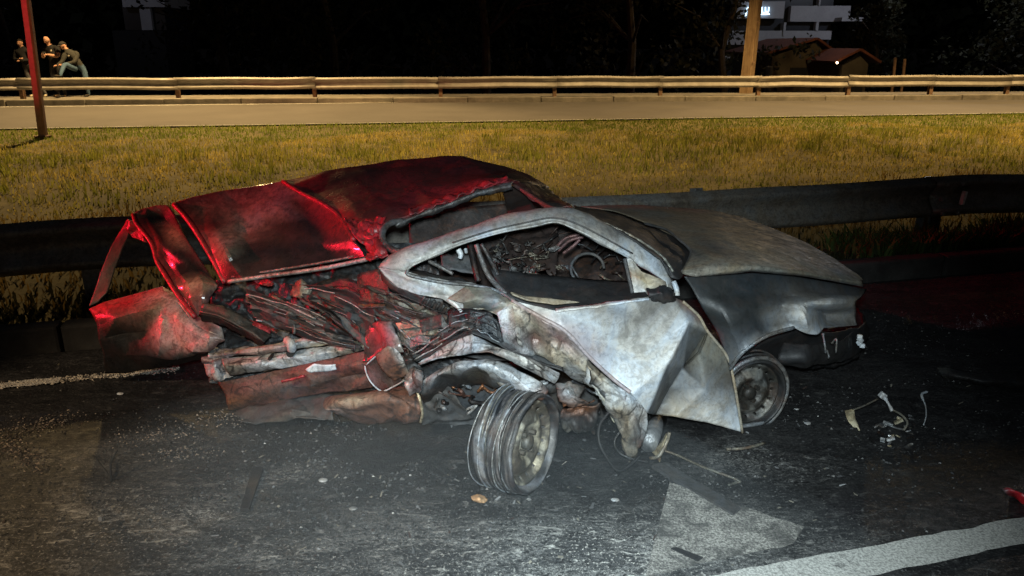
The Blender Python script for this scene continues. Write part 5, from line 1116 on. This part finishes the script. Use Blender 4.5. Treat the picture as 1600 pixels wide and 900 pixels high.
# ------------------------------------------------------------------ people behind the guardrail
SKIN = (.48, .27, .19)
def person(label, base, J, radii, cols, extra=None, hair=None, cap=None, look=(0, -1, -.1), group='men behind the far guardrail'):
    """one skinned body: J joints (x right, y away, z up, metres), bones between them"""
    bones = [('pelvis', 'belly'), ('belly', 'chest'), ('chest', 'neckb'), ('neckb', 'neckt'), ('neckt', 'skull')]
    for s_ in 'lr':
        bones += [('neckb', 'sh'+s_), ('sh'+s_, 'el'+s_), ('el'+s_, 'wr'+s_), ('wr'+s_, 'pa'+s_), ('pelvis', 'hi'+s_), ('hi'+s_, 'kn'+s_), ('kn'+s_, 'an'+s_), ('an'+s_, 'he'+s_), ('he'+s_, 'to'+s_)]
    keys = list(J); me = bpy.data.meshes.new('person')
    V = [Vector(J[k]) for k in keys]; E = [(keys.index(a), keys.index(b_)) for a, b_ in bones]
    RR = [radii[k[:-1] if k[:-1] in radii else k] if (k in radii or k[:-1] in radii) else .05 for k in keys]
    CC = [cols.get(k, cols.get(k[:-1], (.02, .02, .02))) for k in keys]
    for s_ in 'lr':   # five fingers and thumb side rooted in the palm
        wr, pa, el = Vector(J['wr'+s_]), Vector(J['pa'+s_]), Vector(J['el'+s_]); d = (pa-wr).normalized(); side = d.cross(Vector((0, -.4, 1))).normalized(); nrm = side.cross(d)
        pi = keys.index('pa'+s_)
        for f in range(5):
            if f < 4:
                a = pa+side*(-.026+.0175*f); L = (.072, .082, .076, .06)[f]
                pts = [a+d*.012, a+d*(L*.5)+nrm*.008, a+d*L*.85-nrm*.022]
            else: a = wr.lerp(pa, .5)-side*.03; pts = [a, a-side*.022+d*.03, a-side*.022+d*.058]
            o = len(V); V += pts; RR += [.0105, .0095, .008]; CC += [SKIN]*3
            E += [(pi, o), (o, o+1), (o+1, o+2)]
    me.from_pydata([tuple(v) for v in V], E, []); me.update()
    ob = bpy.data.objects.new('person', me); COL.objects.link(ob)
    md = ob.modifiers.new('skin', 'SKIN'); md.use_smooth_shade = True; md.branch_smoothing = .6
    for i, sv in enumerate(me.skin_vertices[0].data):
        r_ = RR[i]; sv.radius = (r_, r_) if not isinstance(r_, tuple) else r_; sv.use_root = (i == keys.index('pelvis'))
    ss = ob.modifiers.new('sub', 'SUBSURF'); ss.levels = 2
    dg = bpy.context.evaluated_depsgraph_get(); m2 = bpy.data.meshes.new_from_object(ob.evaluated_get(dg))
    bpy.data.objects.remove(ob)
    PV = [v.co.copy() for v in m2.vertices]; PF = [tuple(p.vertices) for p in m2.polygons]
    SV = V; C = []
    _r = [max(x) if isinstance(x, tuple) else x for x in RR]
    segs = [(SV[a], SV[b_], CC[a], CC[b_], (_r[a], _r[b_])) for i, (a, b_) in enumerate(E)]
    for p in PV:
        best = 9e9; c_ = None
        for a, b_, ca, cb, i in segs:
            ab = b_-a; t = max(0, min(1, (p-a).dot(ab)/max(ab.length_squared, 1e-9))); dd = (p-a-ab*t).length-(i[0]*(1-t)+i[1]*t)*1.15
            if dd < best: best = dd; c_ = ca if t < .62 else cb
        C.append(c_)
    # head: skull with brow, nose, jaw, ears, joined on to the neck
    hc = Vector(J['skull']); lk = Vector(look).normalized(); rt = lk.cross(Vector((0, 0, 1))).normalized(); hu = rt.cross(lk)
    bm = bmesh.new(); bmesh.ops.create_icosphere(bm, subdivisions=4, radius=1)
    o = len(PV)
    for v in bm.verts:
        x, y, z = v.co
        f = max(0, y)
        wx = .076*(1-.22*max(0, -z)); 
        p = rt*(x*wx)+lk*(y*.094)+hu*(z*.118)
        p += lk*(.026*math.exp(-((x/.16)**2+((z+.12)/.20)**2))*(y > 0))           # nose
        p += lk*(.008*math.exp(-((z-.22)/.10)**2)*f)                                # brow
        p -= lk*(.010*math.exp(-(((abs(x)-.36)/.17)**2+((z-.06)/.12)**2))*(y > 0)) # eye sockets
        p += lk*(.012*math.exp(-((x/.35)**2+((z+.86)/.2)**2))*f)                    # chin
        p += lk*(.006*math.exp(-((x/.3)**2+((z+.50)/.06)**2))*f)                    # lips
        p += rt*((1 if x > 0 else -1)*.016*math.exp(-(((abs(x)-1)/.18)**2+(y/.22)**2+((z+.02)/.28)**2)))  # ears
        PV.append(hc+p)
        cc = Vector(SKIN)
        if y > 0 and math.exp(-(((abs(x)-.36)/.10)**2+((z-.06)/.06)**2)) > .45: cc = Vector((.05, .03, .025))
        if y > 0 and abs(x) < .32 and abs(z+.50) < .05: cc = Vector((.30, .10, .08))
        C.append(tuple(cc))
    PF += [tuple(x.index+o for x in f.verts) for f in bm.faces]
    base = Vector(base)
    body = mesh_obj('person', [v*PS+base for v in PV], PF, M_CLOTH, None, C, True)
    tag(body, label, 'person', group)
    root = body
    if hair or cap:
        V2 = []; F2 = []; col = hair or cap
        idx = {}
        for v in bm.verts:
            x, y, z = v.co
            lim = .30+.35*max(0, y) if hair else .34
            if z > lim-.5*max(0, -y)*(1 if hair else .3):
                k = 1.07 if hair else 1.16
                idx[v.index] = len(V2); V2.append(base+(hc+rt*(x*.078*k)+lk*(y*.096*k)+hu*(z*.118*(1.05 if hair else 1.10)))*PS)
        for f in bm.faces:
            if all(x.index in idx for x in f.verts): F2.append(tuple(idx[x.index] for x in f.verts))
        hh = mesh_obj('hair' if hair else 'cap', V2, F2, M_CLOTH, root, [col]*len(V2), True, .006)
        if cap:
            V3 = []; F3 = []
            for i in range(9):
                a = -1.1+2.2*i/8
                for j, q in enumerate((.085, .165)): V3.append(base+(hc+rt*(math.sin(a)*q*.95)+lk*(math.cos(a)*q+.02)+hu*(.052-.02*j-.015*abs(math.sin(a))))*PS)
            for i in range(8): F3.append((2*i, 2*i+1, 2*i+3, 2*i+2))
            mesh_obj('visor', V3, F3, M_CLOTH, hh, [cap]*len(V3), True, .008)
    bm.free()
    if extra: extra(root, base)
    return root
RAD = dict(pelvis=(.18, .14), belly=(.185, .15), chest=(.20, .15), neckb=.10, neckt=.065, skull=.06, sh=.105, el=.064, wr=.038, pa=(.042, .022), hi=.115, kn=.078, an=.050, he=.042, to=.036)
dk = (.018, .018, .02); tr = (.03, .03, .034); jn = (.07, .12, .19)
yP = 22.0; PS = .88
def gb(u, v=152): p = py(u, v, yP); p.z = .21; return p
# left man, arms folded, half behind the post
J = dict(pelvis=(0, 0, .92), belly=(-.05, 0, 1.08), chest=(-.10, 0, 1.27), neckb=(-.12, 0, 1.44), neckt=(-.12, -.02, 1.53), skull=(-.12, -.04, 1.62),
    shl=(-.30, 0, 1.39), ell=(-.36, -.06, 1.12), wrl=(-.14, -.24, 1.14), pal=(-.06, -.25, 1.16), shr=(.07, 0, 1.39), elr=(.15, -.06, 1.12), wrr=(-.04, -.25, 1.11), par=(-.12, -.26, 1.10),
    hil=(-.10, 0, .86), knl=(-.02, -.05, .50), anl=(.0, .02, .09), hel=(.0, .03, .05), tol=(-.04, -.17, .03), hir=(.10, 0, .86), knr=(.22, -.04, .50), anr=(.36, .02, .09), her=(.36, .03, .05), tor=(.42, -.16, .03))
C1 = dict(pelvis=tr, belly=dk, chest=dk, neckb=dk, neckt=SKIN, skull=SKIN, sh=dk, el=dk, wr=dk, pa=SKIN, hi=(.075, .075, .085), kn=(.075, .075, .085), an=(.075, .075, .085), he=(.5, .43, .33), to=(.5, .43, .33))
person('standing man in dark jacket with folded arms, partly hidden by the red post', gb(54), J, RAD, C1, hair=(.02, .015, .012))
# middle man looking down at a phone
J = dict(pelvis=(0, 0, .96), belly=(-.01, -.03, 1.13), chest=(-.02, -.03, 1.33), neckb=(-.03, -.01, 1.51), neckt=(-.05, -.06, 1.60), skull=(-.07, -.11, 1.70),
    shl=(-.22, 0, 1.46), ell=(-.29, -.08, 1.20), wrl=(-.18, -.28, 1.27), pal=(-.12, -.32, 1.31), shr=(.17, 0, 1.46), elr=(.20, -.12, 1.22), wrr=(.02, -.30, 1.27), par=(-.05, -.33, 1.29),
    hil=(-.10, 0, .90), knl=(-.11, -.03, .50), anl=(-.06, .02, .09), hel=(-.06, .03, .05), tol=(-.12, -.17, .03), hir=(.10, 0, .90), knr=(.12, -.02, .50), anr=(.15, .02, .09), her=(.15, .03, .05), tor=(.22, -.16, .03))
C2 = dict(pelvis=tr, belly=dk, chest=dk, neckb=dk, neckt=SKIN, skull=SKIN, sh=dk, el=SKIN, wr=SKIN, pa=SKIN, hi=tr, kn=tr, an=tr, he=(.10, .07, .05), to=(.22, .15, .09))
def ex2(root, base):
    mb = MB(); mb.box((-.045, -.006, -.02), (.045, .006, .035), Matrix.Translation(base+Vector((-.085, -.36, 1.33))*PS) @ Matrix.Rotation(R(-35), 4, 'X'), (.01, .01, .012))
    ph = mb.build('phone', M_COL, None, bevel=.004); tag(ph, 'small dark phone held by the bald man in black', 'phone')
    mb = MB(); mb.box((-.02, -.01, -.02), (.02, .004, .02), Matrix.Translation(base+Vector((.07, -.21, 1.40))*PS), (.55, .5, .42)); mb.build('chest_badge', M_COL, root)
person('bald man in black shirt looking down at the phone in his hands', gb(95), J, RAD, C2, ex2, look=(-.25, -1, -.55))
# right man with cap, foot up on the rail, leaning on his knee
J = dict(pelvis=(.12, .05, .86), belly=(.08, 0, 1.02), chest=(.0, -.06, 1.22), neckb=(-.08, -.10, 1.38), neckt=(-.14, -.13, 1.46), skull=(-.20, -.16, 1.54),
    shl=(-.17, -.16, 1.32), ell=(-.22, -.28, 1.08), wrl=(-.30, -.42, .99), pal=(-.36, -.46, .96), shr=(.12, .02, 1.30), elr=(.10, -.20, 1.05), wrr=(-.14, -.38, 1.00), par=(-.23, -.42, .98),
    hil=(.05, 0, .82), knl=(-.08, -.46, 1.0), anl=(-.04, -.84, .70), hel=(-.03, -.82, .665), tol=(-.16, -.98, .67), hir=(.22, .08, .82), knr=(.24, .02, .46), anr=(.24, .06, .09), her=(.24, .07, .05), tor=(.20, -.13, .03))
C3 = dict(pelvis=jn, belly=(.045, .045, .042), chest=(.045, .045, .042), neckb=(.045, .045, .042), neckt=SKIN, skull=SKIN, sh=(.045, .045, .042), el=(.045, .045, .042), wr=(.04, .04, .04), pa=SKIN, hi=jn, kn=jn, an=jn, he=(.04, .035, .03), to=(.04, .035, .03))
def ex3(root, base):
    mb = MB(); mb.box((-.02, -.01, -.02), (.02, .004, .02), Matrix.Translation(base+Vector((-.02, -.25, 1.25))*PS), (.45, .42, .36)); mb.build('chest_badge', M_COL, root)
person('man in cap and jeans leaning forward with one foot on the guardrail', gb(126), J, RAD, C3, ex3, cap=(.03, .03, .032), look=(-.75, -.7, -.25))

# ------------------------------------------------------------------ buildings, far side
def slab(mb, u0, v0, u1, v1, y, depth, c):
    a = py(u0, v1, y); b_ = py(u1, v0, y); mb.box((min(a.x, b_.x), y, a.z), (max(a.x, b_.x), y+depth, b_.z), None, c)
YB = 62.0
cb = emp('commercial_building', (22, YB, LOW), 0, 'grey flat commercial building with a lit blue white sign behind the pole', 'building')
mw = simple('grey_render', (.34, .345, .37), .8, 0, .12, .5, .1, 8); md = simple('dark_glass', (.03, .034, .042), .25, 0, .3, .3, 0)
mb = MB(); slab(mb, 1130, -60, 1310, 160, YB+.9, 9, 'd'); mb.build('glass_front', md, cb)
mb = MB(); slab(mb, 1143, 2, 1227, 29, YB-.2, .5, 'g'); sg = mb.build('sign_panel', mw, cb, bevel=.03)
for (a, b_, c_, d) in ((1140, 48, 1246, 70), (1134, 36, 1140, 70), (1223, 35, 1229, 56), (1130, 82, 1160, 92)):
    mb = MB(); slab(mb, a, b_, c_, d, YB+(.1 if d == 70 and c_ > 1200 else 0), .8, 'g'); mb.build('wall_band', mw, cb, bevel=.02)
for (a, b_, c_, d) in ((1234, 9, 1330, 34), (1236, 48, 1300, 62)):
    mb = MB(); slab(mb, a, b_, c_, d, YB+.3, .6, 'g'); mb.build('wall_band', mw, cb, bevel=.02)
for (a, b_, c_, d) in ((1279, -20, 1285, 9), (1274, 34, 1280, 48)):
    mb = MB(); slab(mb, a, b_, c_, d, YB+.2, .5, 'g'); mb.build('column', mw, cb, bevel=.02)
mb = MB(); slab(mb, 1315, 27, 1372, 33, YB-1, 2, 'g'); mb.build('canopy', mw, cb)
M_LIT = simple('lit_sign_letters', (.8, .85, .9), .5, 0, .05, 5, 0, 40, (.55, .80, 1.0), 3.2)
y_ = YB-.32
def sbar(P, r_, name): 
    V, F = tube_data([py(u, v, y_) for u, v in P], r_, 6); return mesh_obj(name, V, F, M_LIT, sg)
sbar([(1165, 25), (1166.5, 18), (1167.5, 13), (1172, 8.5), (1177, 4.5), (1182, 9), (1186, 14), (1186, 25)], .042, 'house_logo')
sbar([(1169.5, 24), (1170.3, 15.5)], .035, 'house_logo')
sbar([(1191, 11), (1191, 19.5), (1194.6, 19.5)], .042, 'letter'); sbar([(1196, 11), (1196, 17), (1197.3, 19.6), (1199.5, 19.6), (1201, 17), (1201.3, 11)], .042, 'letter')
sbar([(1188.5, 22.5), (1202.5, 22.0)], .045, 'letter_line')

M_TILE = simple('red_roof_tiles', (.16, .05, .03), .8, 0, .35, 1.2, .5, 6); M_HW = simple('house_wall', (.10, .085, .06), .9, 0, .3, .8, .2, 10)
def house(label, u0, u1, ve, vr, ua, vb, y, depth):
    """gable towards the road: eaves u0-u1 at ve, ridge at (ua, vr)"""
    a, b_, r_ = py(u0, ve, y), py(u1, ve, y), py(ua, vr, y)
    h = emp('house', ((a.x+b_.x)/2, y, 0), 0, label, 'house')
    mb = MB(); mb.add(([Vector((a.x+.5, y+.3, LOW)), Vector((b_.x-.5, y+.3, LOW)), Vector((b_.x-.5, y+.3, b_.z-.06)), Vector((r_.x, y+.3, r_.z-.14)), Vector((a.x+.5, y+.3, a.z-.06)),
        Vector((a.x+.5, y+depth-.3, LOW)), Vector((b_.x-.5, y+depth-.3, LOW)), Vector((b_.x-.5, y+depth-.3, b_.z-.06)), Vector((r_.x, y+depth-.3, r_.z-.14)), Vector((a.x+.5, y+depth-.3, a.z-.06))],
        [(0, 1, 2, 3, 4), (9, 8, 7, 6, 5), (1, 6, 7, 2), (0, 4, 9, 5), (2, 7, 8, 3), (4, 3, 8, 9)])); mb.build('wall', M_HW, h)
    for e in (a, b_):
        q = r_-e; q.normalize(); n_ = Vector((-q.z, 0, q.x)) if e is a else Vector((q.z, 0, -q.x)); n_ = n_*.12
        if n_.z < 0: n_ = -n_
        P = [e, r_, r_+n_, e+n_]; V = P+[p+Vector((0, depth, 0)) for p in P]
        mesh_obj('roof', V, [(0, 1, 2, 3), (7, 6, 5, 4), (0, 4, 5, 1), (3, 2, 6, 7), (0, 3, 7, 4), (1, 5, 6, 2)], M_TILE, h, None, False)
    wx = (a.x+b_.x)/2
    mb = MB(); mb.box((wx-.5, y+.24, a.z-1.7), (wx+.5, y+.34, a.z-.7)); wf = mb.build('window', md, h)
    mb = MB(); mb.box((wx-.56, y+.22, a.z-1.77), (wx+.56, y+.30, a.z-1.7)); mb.build('sill', M_HW, wf)
    return h
house('low house with dark red tiled roof behind the utility pole', 1196, 1310, 86, 62, 1278, 118, 46, 9)
h2 = house('small house with a pale gable edge and a lit porch bulb', 1306, 1376, 99, 79, 1345, 118, 42, 7)
q = py(1308, 98, 41.8); bm = bmesh.new(); bmesh.ops.create_icosphere(bm, subdivisions=2, radius=.055)
mesh_obj('porch_bulb', [q+v.co for v in bm.verts], [tuple(x.index for x in f.verts) for f in bm.faces], simple('bulb', (.9, .8, .6), .5, 0, 0, 5, 0, 40, (1, .72, .42), 14), h2); bm.free()
mb = MB(); slab(mb, 1195, 104, 1208, 190, 30, .5, 'g'); lone(mb.build('gate_pillar', M_CONC, bevel=.03), 'short concrete pillar between the utility pole and the low house', 'pillar')
for u, ub, vt, lb in ((1399, 1396, 90, 'left thin pale stake in the dark field right of the small house'), (1414, 1411, 92, 'right thin pale stake in the dark field right of the small house')):
    V, F = tube_data([py(ub, 122, 27.5)-Vector((0, 0, 1.6)), py(ub, 122, 27.5), py(u, vt, 27.5)], .05, 8); lone(mesh_obj('stake', V, F, M_RUSTPOST), lb, 'stake', 'stakes in the dark field')
ob = emp('tower_block', (-38, 74, LOW), 0, 'pale tower wall showing between dark trees at upper left', 'building')
mb = MB(); slab(mb, 192, -80, 246, 11, 74, 6, 'g'); mb.build('wall', mw, ob)
mb = MB(); slab(mb, 222, 11.3, 234, 47, 74.2, 4, 'g'); mb.build('stair_tower', mw, ob)
mb = MB(); slab(mb, 196, 47.5, 256, 190, 73.8, 6, 'd'); mb.build('lower_block', simple('dark_render', (.008, .008, .009), .9, 0, .3, .5, 0), ob)
mb = MB(); slab(mb, 196, 11.4, 221.5, 47, 74.6, 5, 'd'); slab(mb, 234.5, 11.4, 256, 47, 74.6, 5, 'd'); mb.build('glass_front', md, ob)
lamp('building_fill_light', 'POINT', (-38, 64, 13), 520, (.85, .85, 1.0), size=.3)  # added fill for the tower wall

# ------------------------------------------------------------------ trees
M_BARK = simple('bark', (.05, .038, .028), .95, 0, .4, 6, .5, 20)
def tree(x, y, h, rad, label, seed, nl=2600, low=.12):
    rt_ = random.Random(seed); t = emp('tree', (x, y, .0), 0, label, 'tree', 'dark trees beyond the far road')
    mb = MB(); P = [Vector((x, y, LOW-.1))]
    for k in range(1, 6): P.append(Vector((x+rt_.uniform(-.25, .25)*k*.5, y+rt_.uniform(-.2, .2)*k*.4, LOW+(h-LOW)*.17*k)))
    mb.tube(P, [.24*h/9*(1-.15*k) for k in range(6)], 'b', 8)
    tips = [P[-1]]
    for k in range(9):
        a = rt_.random()*6.28; b_ = P[rt_.randint(1, 4)]; e = b_+Vector((math.cos(a)*rad*rt_.uniform(.5, .9), math.sin(a)*rad*rt_.uniform(.5, .9), h*rt_.uniform(.05, .25)))
        mb.tube([b_, b_.lerp(e, .5)+Vector((0, 0, .1*h*rt_.random())), e], [.07*h/9, .05*h/9, .02], 'b', 6); tips += [e, b_.lerp(e, .6)]
    mb.build('trunk', M_BARK, t)
    cl = [(rt_.choice(tips)+Vector((rt_.gauss(0, rad*.3), rt_.gauss(0, rad*.3), rt_.gauss(0, h*.1))), rad*rt_.uniform(.22, .42)) for _ in range(16)]
    cl += [(Vector((x+rt_.gauss(0, rad*.5), y+rt_.gauss(0, rad*.4), h*(low+rt_.random()*(1-low)))), rad*rt_.uniform(.2, .4)) for _ in range(18)]
    V = []; F = []; C = []
    for i in range(nl):
        c_, r_ = rt_.choice(cl); d = Vector((rt_.gauss(0, 1), rt_.gauss(0, 1), rt_.gauss(0, .8))).normalized()*r_*rt_.random()**.4
        p = c_+d; s_ = rt_.uniform(.10, .24); a = Vector((rt_.gauss(0, 1), rt_.gauss(0, 1), rt_.gauss(0, 1))).normalized(); b_ = a.cross(Vector((rt_.gauss(0, 1), rt_.gauss(0, 1), rt_.gauss(0, 1)))).normalized()
        o = len(V); V += [p-a*s_, p+b_*s_*.5, p+a*s_, p-b_*s_*.5]; F.append((o, o+1, o+2, o+3)); k = rt_.uniform(.5, 1.3); C += [(.030*k, .030*k, .016*k)]*4
    mesh_obj('crown', V, F, M_LEAF, t, C, False)
TL = [(-31, 38, 10, 4.5, 'tall dark tree behind the three men at far left', .0), (-29.5, 47, 9, 3.4, 'dark tree just left of the pale tower wall', .05), (-15.0, 42, 12, 4.2, 'broad dark tree right of the pale tower wall', .0),
      (-9, 40, 11, 4.6, 'dark tree left of the middle of the far tree line', .0), (-1.5, 43, 12, 4.8, 'broad dark tree at the middle of the far tree line', .0), (6, 41, 11, 4.2, 'dark tree right of the middle of the far tree line', .0),
      (12, 45, 10, 3.6, 'dark tree directly left of the grey commercial building', .0), (24.0, 53, 6.2, 2.2, 'low dark tree in front of the grey commercial building', .25), (31, 47, 9, 4.0, 'dark tree right of the small house', .0), (38, 45, 11, 4.6, 'large dark tree at the far right edge', .0)]
for i, (x, y, h, r_, lb, lw) in enumerate(TL): tree(x, y, h, r_, lb, 100+i, low=lw)
# far wood that closes the view behind the trees
V = []; F = []; C = []; r6 = random.Random(77)
for i in range(9000):
    x = r6.uniform(-80, 90)
    if -37 < x < -27 and True:
        pass
    z = r6.uniform(LOW, 9); y = 84+r6.uniform(-4, 4); p = Vector((x, y, z)); s_ = r6.uniform(.5, 1.0)
    a = Vector((r6.gauss(0, 1), r6.gauss(0, 1), r6.gauss(0, 1))).normalized(); b_ = a.cross(Vector((r6.gauss(0, 1), r6.gauss(0, 1), r6.gauss(0, 1)))).normalized()
    o = len(V); V += [p-a*s_, p+b_*s_*.6, p+a*s_, p-b_*s_*.6]; F.append((o, o+1, o+2, o+3)); C += [(.02, .024, .012)]*4
tag(mesh_obj('far_wood', V, F, M_LEAF, None, C, False), kind='stuff')

# ------------------------------------------------------------------ thin smoke still hanging over the road by the wreck
m = bpy.data.materials.new('thin_smoke'); m.use_nodes = True; nt = m.node_tree; nt.nodes.remove(nt.nodes['Principled BSDF'])
n = N(nt); pv = n.new('VolumePrincipled'); pv.inputs['Color'].default_value = (.62, .70, .74, 1)
pv.inputs['Density'].default_value = .12
nt.links.new(pv.outputs[0], nt.nodes['Material Output'].inputs['Volume'])
bm = bmesh.new(); bmesh.ops.create_icosphere(bm, subdivisions=4, radius=1.0)
c_ = sw(.0, 2.05, -.09)
V = [c_+Vector((v.co.x*1.75, v.co.y*.95, max(v.co.z, 0)*.60-.01))*(1.0)+Vector((.10*noise.noise(v.co*2), .08*noise.noise(v.co*2+Vector((5, 0, 0))), max(0, v.co.z)*.15*noise.noise(v.co*2.3))) for v in bm.verts]
F = [tuple(x.index for x in f.verts) for f in bm.faces]; bm.free()
tag(mesh_obj('smoke', V, F, m), kind='stuff')
